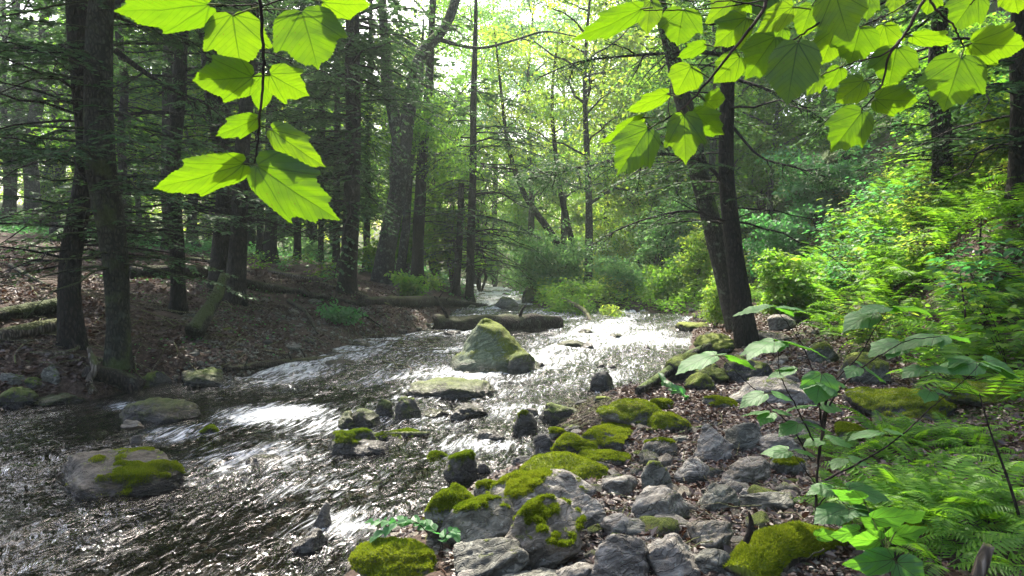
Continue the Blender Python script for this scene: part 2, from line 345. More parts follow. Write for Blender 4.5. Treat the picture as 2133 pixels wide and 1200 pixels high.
# ------------------------------------------------------------------ ground and water
def warp(n, a, b, c, w):      # grid lines concentrated round c
    lo, hi = math.asinh((a - c) / w), math.asinh((b - c) / w)
    return c + w * np.sinh(np.linspace(lo, hi, n))
def grid(xs, ys):
    X, Y = np.meshgrid(xs, ys); n, m = X.shape; i = np.arange(n * m).reshape(n, m)
    Fq = np.stack([i[:-1, :-1], i[:-1, 1:], i[1:, 1:], i[1:, :-1]], -1).reshape(-1, 4)
    return X.ravel(), Y.ravel(), Fq
X, Y, Fq = grid(warp(460, -150, 150, 0, 5.), warp(560, -50, 160, 5, 5.))
Z = hgt(X, Y); dr_ = X - np.interp(Y, FY, FX)
gr = np.where(dr_ > -.5, .25, 0) + np.where(Y > 32, .4, 0)
obj('ground', npmesh('ground', np.stack([X, Y, Z], -1), Fq, groundmat(), True, {'green': gr}), kind='structure')
RAP = [(-2.9, 8.9, .8, .75), (-2.0, 8.5, 1.0, .5), (.6, 12, 2, .35), (2.2, 15, 2, .35), (-1.6, 6.2, .8, .35), (-6.3, 7.6, .9, .55), (-1.0, 8.8, .8, .45), (-2.4, 6.9, .9, .45), (-1.7, 11.2, 1.2, .3), (.1, 9.2, .9, .45), (-.3, 7.4, .7, .5),
       (-5.0, 9.5, .5, .5), (1.5, 26, 2.5, .5), (3.5, 20, 3, .35), (-1.2, 5.2, .5, .45), (-3.6, 8.0, .6, .5), (0, 32, 2, 1.1), (0, 40, 2.5, 1.2), (-.5, 47, 3, 1.)]
X, Y, Fq = grid(warp(640, -16, 8.5, -1, 3.), warp(1300, -14, 80, 9, 5.))
keep = inside(X, Y) | (pdist(X, Y, POLY + [POLY[0]]) < .7)
kf = keep[Fq].all(1); Fq = Fq[kf]; used = np.zeros(len(X), bool); used[Fq.ravel()] = True; ren = np.cumsum(used) - 1
X, Y, Fq = X[used], Y[used], ren[Fq]
fl = np.stack([(X * .92 - Y * .4) * 1.5, (X * .4 + Y * .92) * .35, X * 0], -1); tz = sm(Y + X * .55, 5.5, 11); foam_silver = -.12 + .54 * tz + .50 * fbm(fl, 77, 4) * (.35 + .65 * tz)  # whitewater streaks plus a wide base standing in for reflected sky
for x, y, r, s in RAP: foam_silver = np.maximum(foam_silver, s * np.exp(-((X - x)**2 + (Y - y)**2) / r**2))
q = np.stack([X * .92 + Y * -.4, (X * .4 + Y * .92) * .5, X * 0], -1)
amp = .5 + 1.6 * foam_silver
turb = np.clip(.25 + .75 * sm(Y + X * .5, 6.5, 11.5) + .9 * fbm(fl * .7, 66, 3), .1, 1.1)
Z = (amp * .35 + turb * 1.1) * (.035 * fbm(q * 1.3, 21, 3) + .062 * fbm(q * np.array([4.2, 2.8, 1]), 22, 3) + .006 * fbm(q * np.array([10, 5, 1]), 23, 2))
WAT = obj('water', npmesh('water', np.stack([X, Y, Z], -1), Fq, watermat(), True, {'foam_silver': foam_silver, 'turb': turb}), kind='structure')
# ------------------------------------------------------------------ the air
def air(dens):
    m = bpy.data.materials.new('misty_air'); m.use_nodes = True; t = m.node_tree; t.nodes.clear(); o = t.nodes.new('ShaderNodeOutputMaterial')
    v = t.nodes.new('ShaderNodeVolumePrincipled'); v.inputs['Color'].default_value = (.80, .93, .91, 1); v.inputs['Density'].default_value = dens; v.inputs['Anisotropy'].default_value = .35
    t.links.new(v.outputs[0], o.inputs['Volume'])
    x0, x1, y0, y1, z0, z1 = -152, 152, -52, 162, -3, 42
    V = np.array([(x, y, z) for x in (x0, x1) for y in (y0, y1) for z in (z0, z1)]); Fq = np.array([(0, 1, 3, 2), (4, 6, 7, 5), (0, 4, 5, 1), (2, 3, 7, 6), (0, 2, 6, 4), (1, 5, 7, 3)])
    obj('haze', npmesh('haze', V, Fq, m), label='thin bright mist hanging in the woods', cat='haze', kind='stuff')
air(.0007)
# ------------------------------------------------------------------ rocks
_ico = {}
def ico(n):
    if n not in _ico:
        bm = bmesh.new(); bmesh.ops.create_icosphere(bm, subdivisions=n, radius=1)
        _ico[n] = (np.array([v.co[:] for v in bm.verts]), np.array([[v.index for v in f.verts] for f in bm.faces])); bm.free()
    return _ico[n]
def vnorm(V, Ft):
    n = np.cross(V[Ft[:, 1]] - V[Ft[:, 0]], V[Ft[:, 2]] - V[Ft[:, 0]]); o = np.zeros_like(V)
    for k in range(3): np.add.at(o, Ft[:, k], n)
    return unit(o)
def rockshape(seed, sx, sy, sz, sub=4, form='b', ang=.35):
    g = np.random.default_rng(seed); D, Ft = ico(sub)
    k = 11 if form != 'f' else 8
    Nn = unit(g.normal(size=(k, 3))); dk = g.uniform(.66, 1.0, k)
    dt = D @ Nn.T; rr = np.where(dt > .05, dk / np.maximum(dt, .05), 9)
    p = 16; r = (rr ** -p).sum(1) ** (-1 / p); r = np.minimum(r, 1.15)
    V = D * r[:, None]
    off = seed * 3.7
    V = V * (1 + .16 * fbm(V * 1.5 + off, seed, 4)[:, None])
    V = V / np.abs(V).max(0)
    if form == 'p':       # pointed boulder: narrow towards a top set to the left
        t = np.clip((V[:, 2] + .45) / 1.45, 0, 1); pr = np.interp(t, [0, .2, .5, .75, .9, 1], [1.06, .86, .58, .37, .23, .08]) / np.maximum(np.hypot(V[:, 0], V[:, 1]), .12) 
        pr = np.minimum(pr, 2.5); V[:, 0] = V[:, 0] * pr - .02 + .16 * (1 - t) * (V[:, 0] > 0) * V[:, 0] - .05 * t; V[:, 1] *= pr
    V = V * np.array([sx, sy, sz]); s = (sx * sy * sz) ** (1 / 3); s0 = s * (.8 if form == 'p' else 1)
    st = unit(np.array([math.sin(ang + seed) * .5, .25, 1.]))
    lay = V @ st / s
    q = V / s
    led = fbm(np.stack([q[:, 0] * .9, q[:, 1] * .9, lay * 5.], -1) + off, seed + 5, 4)
    fine = fbm(q * 6 + off, seed + 9, 3)
    Nv = vnorm(V, Ft)
    V = V + Nv * (s0 * (.12 * led + .045 * fine - .028 * np.abs(fbm(q * 3 + off, seed + 2, 3)) * 3)[:, None])
    return V, Ft
def make_rock(name, seed, sx, sy, sz, matn, moss, tint, wet, sub=4, form='b', mossdir=(0, 0, 1), tufts=0):
    V, Ft = rockshape(seed, sx, sy, sz, sub, form); Nv = vnorm(V, Ft); s = (sx * sy * sz) ** (1 / 3)
    md = unit(np.array(mossdir, float)); q = V / max(s, .12)
    mm = np.clip((Nv @ md) * .55 + .55 * fbm(q * 1.5 + seed * 1.3, seed + 31, 4) + .35 * fbm(q * 5 + seed, seed + 41, 3) + (moss - .58) * 1.25 + .25 * np.clip(V[:, 2] / max(sz, .01), -1, 1), 0, 1)
    if moss <= 0: mm = mm * 0
    lift = sm(mm, .4, .65)
    V = V + Nv * (lift * min(.022, s * .045) * (1 + .7 * fbm(V * 30, seed + 3, 2)))[:, None]
    one = np.ones(len(V))
    me = npmesh(name, V, Ft, M[matn], True, {'moss': mm, 'tint': one * tint, 'wet': one * wet})
    tf = None
    if tufts:
        g = np.random.default_rng(seed + 77); Nv = vnorm(V, Ft)
        fm = mm[Ft].mean(1); A = np.linalg.norm(np.cross(V[Ft[:, 1]] - V[Ft[:, 0]], V[Ft[:, 2]] - V[Ft[:, 0]]), axis=1)
        w = A * sm(fm, .45, .6); tot = w.sum()
        if tot > 0:
            n = int(min(tufts, 26000)); fi = g.choice(len(Ft), n, p=w / tot); b = g.dirichlet((1, 1, 1), n)
            P = (V[Ft[fi]] * b[:, :, None]).sum(1); Nf = (Nv[Ft[fi]] * b[:, :, None]).sum(1)
            D = unit(Nf + g.normal(size=(n, 3)) * .55)
            Lv, Lf = leaves(P - Nf * .003, D, unit(g.normal(size=(n, 3))), g.uniform(.008, .020, n), (np.array([(-.22, 0, 0), (.22, 0, 0), (0, 1, 0)]), np.array([(0, 1, 2)])))
            tf = npmesh('moss', Lv, Lf, M['moss'], False, {'rnd': np.repeat(np.clip(.5 + .35 * fbm(P * 9, seed, 2) + g.normal(size=n) * .18 + (tint - .6) * .5, 0, 1), 3)})
    return me, tf
# x0,y0,x1,y1 in the photograph, material, moss, tint, form, label
RK = [
 (940, 665, 1110, 776, 'r_green', .76, 1.9, 'p', 'large pointed boulder with mossy crest standing in midstream'),
 (1058, 735, 1118, 778, 'r_mid', .75, .5, 'b', 'low mossy rock against the right foot of the pointed boulder'),
 (102, 930, 388, 1034, 'r_slate', .46, 2.6, 'f', 'broad flat boulder with yellow moss band in dark water at left'),
 (245, 822, 405, 880, 'r_dark', .58, .55, 'b', 'dark lichen-spotted mossy boulder above the broad flat boulder'),
 (253, 915, 296, 942, 'r_brown', 0, 0, 'b', 'small brown stone lying on the broad flat boulder'),
 (275, 898, 298, 922, 'r_brown', 0, 0, 'b', 'smallest reddish stone perched behind the small brown stone'),
 (0, 808, 74, 850, 'r_dark', .8, .6, 'f', 'low mossy slab at the left edge of the stream'),
 (70, 815, 192, 846, 'r_dark', .8, .35, 'f', 'long flat moss-topped ledge beside the pale crooked branch'),
 (0, 776, 46, 812, 'r_mid', .5, .3, 'b', 'round lichened boulder behind the low mossy slab'),
 (48, 786, 98, 812, 'r_dark', .75, .5, 'b', 'small round mossy stone above the flat ledge'),
 (92, 764, 126, 806, 'r_mid', .35, .5, 'b', 'upright grey stone tilted on the left bank'),
 (288, 762, 352, 812, 'r_dark', .85, .6, 'b', 'round moss-covered rock beside the sawn log end'),
 (352, 777, 380, 798, 'r_mid', .1, .3, 'b', 'small grey stone between two mossy shore rocks'),
 (375, 770, 470, 806, 'r_mid', .6, .5, 'f', 'flat sloping slab with moss on its right at left shore'),
 (412, 888, 450, 906, 'r_dark', .9, .6, 'b', 'tiny moss-capped stone just left of the white rapid'),
 (516, 940, 592, 975, 'r_dark', .3, .2, 'f', 'submerged dark rock parting the water below the rapid'),
 (652, 1052, 694, 1104, 'r_pale', .0, .2, 'b', 'upright grey streaked stone in the near water'),
 (600, 1100, 682, 1150, 'r_pale', 0, 0, 'f', 'pale flat streaked slab awash at bottom centre'),
 (678, 742, 745, 758, 'r_dark', .3, .3, 'f', 'dark flat stone at the end of the long shore branch'),
 (728, 704, 775, 718, 'r_mid', .1, .3, 'f', 'grey flat stone at the foot of the left bank'),
 (585, 714, 625, 728, 'r_mid', 0, .3, 'f', 'thin grey slab on the leaf-covered shore'),
 (925, 686, 960, 698, 'r_dark', 0, .3, 'b', 'small dark stone below the left end of the stream log'),
 (855, 788, 1018, 830, 'r_dark', .66, .6, 'f', 'long low mossy rock just below the pointed boulder'),
 (700, 858, 742, 890, 'r_dark', .85, .6, 'b', 'small mossy knob at the left of the midstream cluster'),
 (728, 842, 800, 890, 'r_dark', .82, .6, 'b', 'steep moss-covered rock in the midstream cluster'),
 (785, 833, 820, 868, 'r_dark', .8, .4, 'b', 'narrow mossy rock behind the steep one of the midstream cluster'),
 (818, 830, 874, 875, 'r_dark', .6, .35, 'b', 'rounded dark rock with water running past in midstream'),
 (676, 890, 782, 945, 'r_mid', .6, .3, 'b', 'lichen-white mossy boulder carrying the driftwood stick'),
 (720, 915, 812, 950, 'r_dark', .15, .2, 'f', 'black wet rock under the driftwood stick'),
 (780, 895, 880, 918, 'r_dark', .5, .3, 'f', 'low wet rock just behind the driftwood stick'),
 (925, 833, 1012, 868, 'r_dark', .5, .3, 'b', 'dark rock with a pointed right end in mid rapids'),
 (880, 846, 940, 864, 'r_dark', .6, .4, 'f', 'barely emerging mossy rock left of the pointed-ended one'),
 (885, 935, 930, 955, 'r_dark', .8, .5, 'b', 'small olive mossy stone in the water below the stick'),
 (930, 942, 1000, 1002, 'r_dark', .6, .3, 'b', 'dark mossy rock tapering downstream near the bank'),
 (985, 892, 1050, 914, 'r_mid', .0, .2, 'f', 'thin grey submerged slab left of the mossy bank'),
 (995, 960, 1022, 985, 'r_dark', 0, .2, 'b', 'small grey stone right of the tapering dark rock'),
 (1070, 950, 1108, 972, 'r_dark', 0, .2, 'b', 'little grey angular stone in the water at the bank'),
 (1070, 800, 1096, 814, 'r_dark', 0, .2, 'b', 'small black stone in open water right of the long low rock'),
 (1122, 755, 1136, 766, 'r_dark', 0, .2, 'b', 'tiny dark stone right of the pointed boulder'),
 (1232, 775, 1280, 812, 'r_dark', .12, .3, 'b', 'upright dark streaked stone standing in open water'),
 (1158, 710, 1224, 726, 'r_dark', .8, .6, 'f', 'flat moss-topped rock in the wide bright water'),
 (1210, 713, 1240, 727, 'r_dark', .1, .2, 'b', 'black stone touching the flat moss-topped rock'),
 (1240, 757, 1262, 766, 'r_dark', 0, .2, 'b', 'left one of two tiny dark stones in bright water'),
 (1260, 759, 1284, 768, 'r_dark', 0, .2, 'b', 'right one of two tiny dark stones in bright water'),
 (1164, 747, 1184, 754, 'r_dark', 0, .2, 'f', 'tiny low stone below the flat moss-topped rock'),
 (1320, 716, 1336, 726, 'r_mid', 0, .2, 'b', 'tiny pale stone in the upper right of the stream'),
 (1340, 717, 1356, 730, 'r_dark', 0, .2, 'b', 'tiny dark pointed stone right of the pale tiny one'),
 (1204, 686, 1236, 697, 'r_dark', .6, .4, 'f', 'small mossy rock far out in the bright water'),
 (1268, 692, 1300, 701, 'r_dark', .8, .6, 'f', 'low yellow-green mossy rock far out in bright water'),
 (1022, 620, 1085, 643, 'r_mid', .5, .4, 'b', 'humped grey rock in the stream behind the big log'),
 (1086, 597, 1132, 630, 'r_dark', .8, .1, 'b', 'dark green blocky boulder beside the leafy debris'),
 (1092, 850, 1120, 868, 'r_dark', .2, .2, 'b', 'dark stone tucked behind the leaning mossy rock'),
 (1058, 851, 1116, 906, 'r_dark', .55, .6, 'b', 'leaning dark rock with mossy shoulder at the water edge'),
 (1116, 836, 1206, 888, 'r_dark', .68, .7, 'b', 'mossy-topped rock beside the tangle of twigs'),
 (1112, 900, 1162, 958, 'r_dark', .3, .6, 'b', 'steep black wet rock with mossy tip at the bank'),
 (1148, 888, 1185, 915, 'r_mid', .7, .7, 'b', 'small round mossy rock above the steep black rock'),
 (1180, 886, 1220, 906, 'r_dark', .3, .4, 'b', 'grey pebble-like rock between mossy shore rocks'),
 (1152, 905, 1232, 950, 'r_dark', .92, .75, 'b', 'low moss cushion rock between water and leaf litter'),
 (1215, 888, 1310, 935, 'r_mid', .68, .8, 'f', 'mossy slanted rock above the leaf litter'),
 (1262, 880, 1332, 896, 'r_dark', .9, .8, 'f', 'thin mossy ridge stone below the big moss mound'),
 (1105, 948, 1250, 1010, 'r_mid', .85, .85, 'f', 'wide moss-covered rock just above the large pale boulder'),
 (1215, 935, 1300, 970, 'r_mid', .7, .7, 'f', 'flat mossy stone sunk in leaves'),
 (1238, 825, 1275, 842, 'r_dark', .7, .6, 'b', 'small mossy rock at the lower end of the grey log'),
 (1255, 832, 1364, 890, 'r_mid', .88, .85, 'b', 'big moss mound beside the lower end of the grey log'),
 (1358, 858, 1432, 900, 'r_mid', .9, .9, 'b', 'rounded bright moss hump right of the big moss mound'),
 (1360, 832, 1396, 858, 'r_dark', .9, .85, 'b', 'small moss ball rock behind the bright moss hump'),
 (1428, 778, 1488, 818, 'r_dark', .85, .7, 'b', 'mossy boulder just right of the grey log'),
 (1455, 692, 1535, 738, 'r_dark', .9, .7, 'b', 'mossy boulder at the left foot of the dark foreground tree'),
 (1414, 668, 1475, 688, 'r_dark', .9, .9, 'f', 'low bright mossy rock at the far right shore'),
 (1395, 735, 1520, 800, 'r_dark', .7, .4, 'b', 'dark mossy outcrop behind the grey log'),
 (1345, 785, 1382, 806, 'r_dark', .8, .6, 'b', 'small mossy stone left of the grey log'),
 (1500, 735, 1600, 800, 'r_dark', .6, .4, 'b', 'shadowed mossy outcrop below the dark foreground tree'),
 (1468, 826, 1505, 850, 'r_dark', .7, .6, 'b', 'small dark mossy stone on the path edge'),
 (1485, 826, 1530, 852, 'r_mid', .7, .7, 'b', 'low mossy stone beside the pale slab'),
 (1530, 788, 1690, 846, 'r_pale', .2, .5, 'f', 'broad pale flat slab lying across the path'),
 (1595, 655, 1650, 690, 'r_pale', 0, .5, 'b', 'sunlit pale boulder beside the path behind the tree'),
 (1560, 690, 1640, 714, 'r_brown', .3, .6, 'f', 'flat brownish stone right of the dark foreground tree'),
 (1683, 715, 1742, 758, 'r_mid', .6, .95, 'b', 'sunlit yellow-mossed rock on the sloping path'),
 (1735, 735, 1840, 800, 'r_mid', .7, .95, 'b', 'large sunlit mossy boulder at the foot of the fern slope'),
 (1620, 640, 1700, 668, 'r_pale', 0, .5, 'f', 'farthest pale flat stone on the sunny path'),
 (885, 1022, 985, 1135, 'r_mid', .84, 1.6, 'b', 'bright green mossy boulder at the near water edge'),
 (930, 1040, 1065, 1150, 'r_mid', .45, .6, 'b', 'grey-green boulder joined to the bright mossy one'),
 (985, 1003, 1045, 1060, 'r_mid', .45, .7, 'b', 'narrow lichened rock at the water above the near boulders'),
 (1035, 982, 1232, 1092, 'r_pale', .42, .95, 'b', 'largest pale boulder with mossy left shoulder on near bank'),
 (1190, 1035, 1262, 1106, 'r_pale', .1, .5, 'b', 'pale wedge-shaped rock at the right end of the largest boulder'),
 (1062, 1052, 1210, 1190, 'r_brown', .48, .6, 'b', 'big dark olive boulder in front of the largest pale boulder'),
 (945, 1118, 1084, 1215, 'r_mid', .12, .7, 'b', 'smooth speckled grey boulder at the bottom edge'),
 (730, 1132, 900, 1225, 'r_mid', .92, 2.6, 'f', 'moss-blanketed rock at the bottom left of the near bank'),
 (950, 1180, 1035, 1225, 'r_pale', 0, .5, 'f', 'pale grey slab cut by the bottom edge under the speckled boulder'),
 (1170, 1170, 1245, 1225, 'r_pale', 0, .5, 'b', 'grey rock at the bottom edge left of the ridged boulder'),
 (1240, 1120, 1345, 1225, 'r_pale', .05, .5, 'b', 'ridged dark grey boulder at the bottom edge'),
 (1258, 1075, 1320, 1122, 'r_pale', .0, .5, 'b', 'pale round rock above the ridged boulder'),
 (1340, 1115, 1455, 1215, 'r_pale', .08, .5, 'b', 'fractured pale boulder at the bottom centre right'),
 (1320, 1018, 1420, 1098, 'r_pale', .05, .5, 'b', 'big angular pale rock standing on the leaf litter'),
 (1300, 1082, 1356, 1122, 'r_mid', .3, .6, 'b', 'mossy small rock below the big angular pale rock'),
 (1455, 1010, 1530, 1072, 'r_mid', .0, .5, 'b', 'grey block right of the big angular pale rock'),
 (1440, 1078, 1515, 1155, 'r_brown', .05, .6, 'b', 'tan-brown rounded rock near the bottom'),
 (1455, 1145, 1530, 1210, 'r_mid', .15, .6, 'b', 'grey-green rock left of the mossy stump log'),
 (1410, 958, 1468, 1012, 'r_pale', .0, .5, 'b', 'smooth pale egg-shaped rock on the leaf litter'),
 (1450, 888, 1518, 966, 'r_pale', .03, .5, 'b', 'tall pale cracked rock at the centre of the path'),
 (1518, 880, 1582, 940, 'r_mid', .2, .6, 'b', 'grey jagged rock right of the tall pale cracked rock'),
 (1515, 950, 1602, 1015, 'r_brown', .25, .7, 'b', 'brown angular block with mossy left face'),
 (1340, 965, 1392, 1030, 'r_mid', .35, .7, 'b', 'small mossy-topped grey rock left of the egg-shaped one'),
 (1262, 980, 1322, 1036, 'r_pale', .1, .5, 'b', 'striated pale rock right of the wide moss-covered rock'),
 (1345, 915, 1405, 955, 'r_brown', .4, .6, 'b', 'low brown mossy rock in the upper leaf litter'),
 (1400, 905, 1440, 925, 'r_mid', .1, .6, 'b', 'little grey stone near the root stick'),
 (1555, 1020, 1650, 1076, 'r_mid', .25, .8, 'f', 'low grey-green rock below the brown angular block'),
 (1540, 1018, 1580, 1045, 'r_pale', 0, .5, 'b', 'little pale stone atop the low grey-green rock'),
 (1588, 905, 1660, 945, 'r_pale', .0, .5, 'f', 'pale flat stone behind the sapling stems'),
 (1610, 955, 1670, 995, 'r_mid', .5, .7, 'b', 'mossy dark stone just left of the sapling stems'),
 (1655, 895, 1700, 925, 'r_mid', .0, .5, 'b', 'grey stone seen between the sapling stems'),
 (1500, 1000, 1532, 1020, 'r_pale', 0, .5, 'b', 'small white chipped stone left of the brown angular block'),
 (1060, 1195, 1180, 1232, 'r_mid', .1, .5, 'f', 'flat grey stone cut by the bottom edge below the olive boulder'),
 (1740, 880, 1800, 920, 'r_mid', .8, .6, 'b', 'moss-grown rock among the ferns'),
 (1770, 812, 1950, 880, 'r_dark', .68, .6, 'b', 'long moss-covered outcrop above the fern bed'),
 (1960, 790, 2133, 850, 'r_mid', .85, .4, 'b', 'dark mossy outcrop above the ferns at the right edge'),
 (1250, 570, 1320, 610, 'r_dark', .6, .3, 'b', 'mossy boulder on the bank behind the leafy debris'),
]
def wet_side(x1): return x1 < 1000
def place_rock(row, i):
    x0, y0, x1, y1, mt, moss, tint, form, label = row
    g = gnd((x0 + x1) / 2, min(y1, 1230)); Yf = g[1]; zg = max(g[2], -.03)
    if label.startswith('small brown stone lying') : zg += .2
    w = (x1 - x0) / F * Yf; el = math.atan((H - zg) / Yf)
    d = w * (.8 if form != 'p' else .75); happ = (y1 - y0) / F * math.hypot(Yf, H - zg)
    lim = .8 if form == 'f' else .62
    if d * math.sin(el) > happ * lim: d = max(happ * lim / math.sin(el), w * .35)
    zh = max((happ - d * math.sin(el) * .8) / math.cos(el), .14 * w, .03)
    sink = .5 if form != 'p' else .35
    inw = zg < .03
    if label.startswith(('small brown stone lying', 'smallest reddish', 'little pale stone atop')): sink = .05
    hz = zh * (1 + sink) / 2
    if inw: hz += .06; 
    zc = zg + zh - hz
    if inw or wet_side(x1): tint *= .35; moss *= .93
    elif Yf < 8: w *= 1.12; d *= 1.15
    near = Yf < 8
    sub = 5 if (w * F / Yf > 75) else 4
    if w * F / Yf < 30: sub = 3
    tf = 0
    if moss > .35 and near: tf = int(5000 + w * (y1 - y0) * 260)
    name = 'boulder' if w > .45 else 'rock'
    me, t = make_rock(name, 100 + i * 7, w * .60, d * .60, hz * 1.12, mt, moss, tint, 1. if (inw or Yf > 7 and x1 < 1000) else 0., sub, form,
                      (-.5, -.1, .8) if 'left shoulder' in label else ((.0, -.55, .6) if 'yellow moss band' in label else ((.55, 0, .7) if form == 'p' else (0, 0, 1))), tf)
    cy_ = Yf + d / 2; xc = g[0] * cy_ / Yf
    o = obj(name, me, None, (xc, cy_, zc), 0, label=label, cat=name)
    if t: obj('moss', t, o, kind='stuff')
    return o
ROCKS = [place_rock(r, i) for i, r in enumerate(RK)]
#X
# stones too alike to tell apart
rg = np.random.default_rng(5)
protos = []
for k in range(6):
    me, _ = make_rock('stone', 900 + k, .5, .42, .33, ['r_dark', 'r_mid', 'r_pale', 'r_brown', 'r_dark', 'r_mid'][k], [.5, .4, .0, .05, .2, .7][k], .5, 1. if k in (0, 4) else 0., 3)
    protos.append(me)
def scatter_stones(n, fn, szr, ks, label, group):
    for _ in range(n):
        x, y = fn(); s = rg.uniform(*szr) * rg.uniform(.6, 1.2); z = max(h1(x, y), -.06)
        obj('stone', protos[rg.choice(ks)], None, (x, y, z + s * .04), rg.uniform(0, 6.28), (s, s * rg.uniform(.7, 1.1), s * rg.uniform(.6, 1.)), label=label, cat='stone', group=group)
def in_px(x0, y0, x1, y1):
    def fn():
        g = gnd(rg.uniform(x0, x1), rg.uniform(y0, y1)); return g[0], g[1]
    return fn
scatter_stones(50, in_px(1240, 880, 1700, 1190), (.04, .13), [1, 2, 3], 'small loose grey stone among the dead leaves of the near path', 'loose stones on the near path')
scatter_stones(62, in_px(1180, 890, 1680, 1190), (.14, .26), [1, 2, 3, 5], 'fist to head sized grey stone half sunk among the near rocks', 'half sunk stones on the near bank')
scatter_stones(26, in_px(1530, 650, 1740, 860), (.08, .3), [2, 3, 5], 'pale stone scattered along the sunny upper path', 'stones on the upper path')
def shore(pl, y0, y1, off):
    pl = np.array(pl)
    def fn():
        y = rg.uniform(y0, y1); return float(np.interp(y, pl[:, 1], pl[:, 0]) + rg.normal() * off), y
    return fn
scatter_stones(42, shore(LEFT[3:], 8.3, 22, .35), (.1, .34), [0, 1, 4], 'dark wet stone lying along the left waterline', 'stones along the left waterline')
scatter_stones(30, shore(RIGHT[3:], 4.6, 13, .22), (.07, .2), [0, 4, 1], 'dark wet stone lying along the near right waterline', 'stones along the right waterline')
scatter_stones(26, shore(RIGHT[13:], 16, 27, .6), (.2, .6), [0, 5, 1], 'dark stone along the far right bank', 'stones along the far right bank')
scatter_stones(16, lambda: (rg.uniform(-1.6, 1.2), rg.uniform(28, 50)), (.2, .7), [1, 4, 2], 'stone in the distant upstream riffle', 'stones of the upstream riffle')
scatter_stones(26, lambda: (lambda p: (p[0], p[1]))(gnd(rg.uniform(450, 1300), rg.uniform(690, 1020))), (.07, .2), [0, 4], 'small dark stone breaking the surface of the stream', 'small stones in the stream')
scatter_stones(16, in_px(380, 600, 880, 700), (.12, .35), [1, 5, 3], 'half buried grey stone on the leafy left bank', 'stones on the left bank')
def gravel(n, seed, fn, r, mt, label):
    g = np.random.default_rng(seed); D, Ft = ico(1); c = np.array([fn() for _ in range(n // 12)]); c = np.repeat(c, 12, 0)[:, :2] + g.normal(size=(n // 12 * 12, 2)) * .12; n = len(c)
    c = np.c_[c, np.maximum(hgt(c[:, 0], c[:, 1]), -.2)]; s = g.uniform(*r, n) * g.uniform(.5, 1.2, n); sc_ = g.uniform(.55, 1.1, (n, 3)) * s[:, None]; sc_[:, 2] *= .7
    V = c[:, None] + D[None] * sc_[:, None] * (1 + .22 * g.normal(size=(n, len(D), 1))); Fq = (np.arange(n)[:, None, None] * len(D) + Ft[None]).reshape(-1, 3); o = np.ones(V.shape[0] * V.shape[1])
    obj('gravel', npmesh('gravel', V.reshape(-1, 3), Fq, M[mt], False, {'moss': o * 0, 'tint': o * 0, 'wet': o * 0}), label=label, cat='gravel', kind='stuff')
gravel(3600, 1, in_px(1150, 870, 1700, 1190), (.008, .035), 'r_brown', 'small gravel between the rocks of the near path')
gravel(2400, 2, in_px(1180, 900, 1660, 1190), (.008, .028), 'r_pale', 'pale chips of stone between the near rocks')
gravel(2400, 3, in_px(380, 640, 900, 800), (.02, .07), 'r_mid', 'grey gravel along the left waterline')
gravel(2400, 4, lambda: (rg.uniform(-5, 0), rg.uniform(4, 9)), (.02, .06), 'r_brown', 'brown gravel on the bed of the near shallows')
gravel(1200, 5, in_px(1540, 650, 1740, 850), (.02, .06), 'r_pale', 'pale gravel on the sunny upper path')
# ------------------------------------------------------------------ leaf litter and twigs on the ground
def pts_on_ground(n, seed, xr, yr, ok, pw=1.):
    g = np.random.default_rng(seed); u = g.random(n); y = yr[0] + (yr[1] - yr[0]) * u ** pw
    x = g.uniform(-1, 1, n); x = (xr[0] + xr[1]) / 2 + x * (xr[1] - xr[0]) / 2 * np.ones(n)
    k = ok(x, y); x, y = x[k], y[k]; return np.stack([x, y, hgt(x, y)], -1), g
def litter(name, n, seed, xr, yr, ok, s, label, cat):
    P, g = pts_on_ground(n, seed, xr, yr, ok, 1.3); m = len(P)
    Nn = unit(np.array([0, 0, 1.]) + g.normal(size=(m, 3)) * .38); D = g.normal(size=(m, 3)); D = unit(D - (D * Nn).sum(1, keepdims=True) * Nn)
    V, Fq = leaves(P + np.array([0, 0, .006]) + g.random((m, 1)) * np.array([[0, 0, .02]]), D, Nn, g.uniform(*s, m), LF6)
    obj(name, npmesh(name, V, Fq, M['dead'], False, {'rnd': lattr(g, m, 6) ** 1.6}), label=label, cat=cat, kind='stuff')
land = lambda x, y: ~inside(x, y) & (hgt(x, y) > .04)
litter('leaf_litter', 75000, 1, (-16, 0), (8.5, 26), lambda x, y: land(x, y) & (x < -2) & (fbm(np.stack([x, y, x * 0], -1) * 1.1, 90, 3) > -.22), (.05, .10), 'purplish brown dead leaves carpeting the left bank', 'dead leaves')
litter('leaf_litter', 60000, 2, (-1, 5.6), (2.2, 10), lambda x, y: land(x, y) & (x > -1) & (fbm(np.stack([x, y, x * 0], -1) * .9, 50, 2) > -.35), (.022, .06), 'reddish brown dead leaves between the stones of the near path', 'dead leaves')
litter('leaf_litter', 24000, 3, (4, 14), (9, 22), lambda x, y: land(x, y) & (x > 3), (.05, .09), 'tan dead leaves along the sunny upper path and slope', 'dead leaves')
def sticks(n, seed, fn, L, R, label):
    g = np.random.default_rng(seed); Ps = []; 
    for _ in range(n):
        x, y = fn(); a = g.uniform(0, 6.28); l = g.uniform(*L); t = np.linspace(-.5, .5, 6)
        bend = g.normal() * .25; px = x + l * (t * math.cos(a) - bend * t * t * math.sin(a)); py = y + l * (t * math.sin(a) + bend * t * t * math.cos(a))
        Ps.append(np.stack([px, py, np.maximum(hgt(px, py), .0) + .015 + g.uniform(0, .05) + g.normal(size=6) * .01], -1))
    Ps = np.array(Ps); Rr = g.uniform(*R, n)[:, None] * np.linspace(1, .4, 6)[None]
    V, Fq = tubes(Ps, Rr, 5); obj('twig_litter', npmesh('twig_litter', V, Fq, M['barkl'], True), label=label, cat='twigs', kind='stuff')
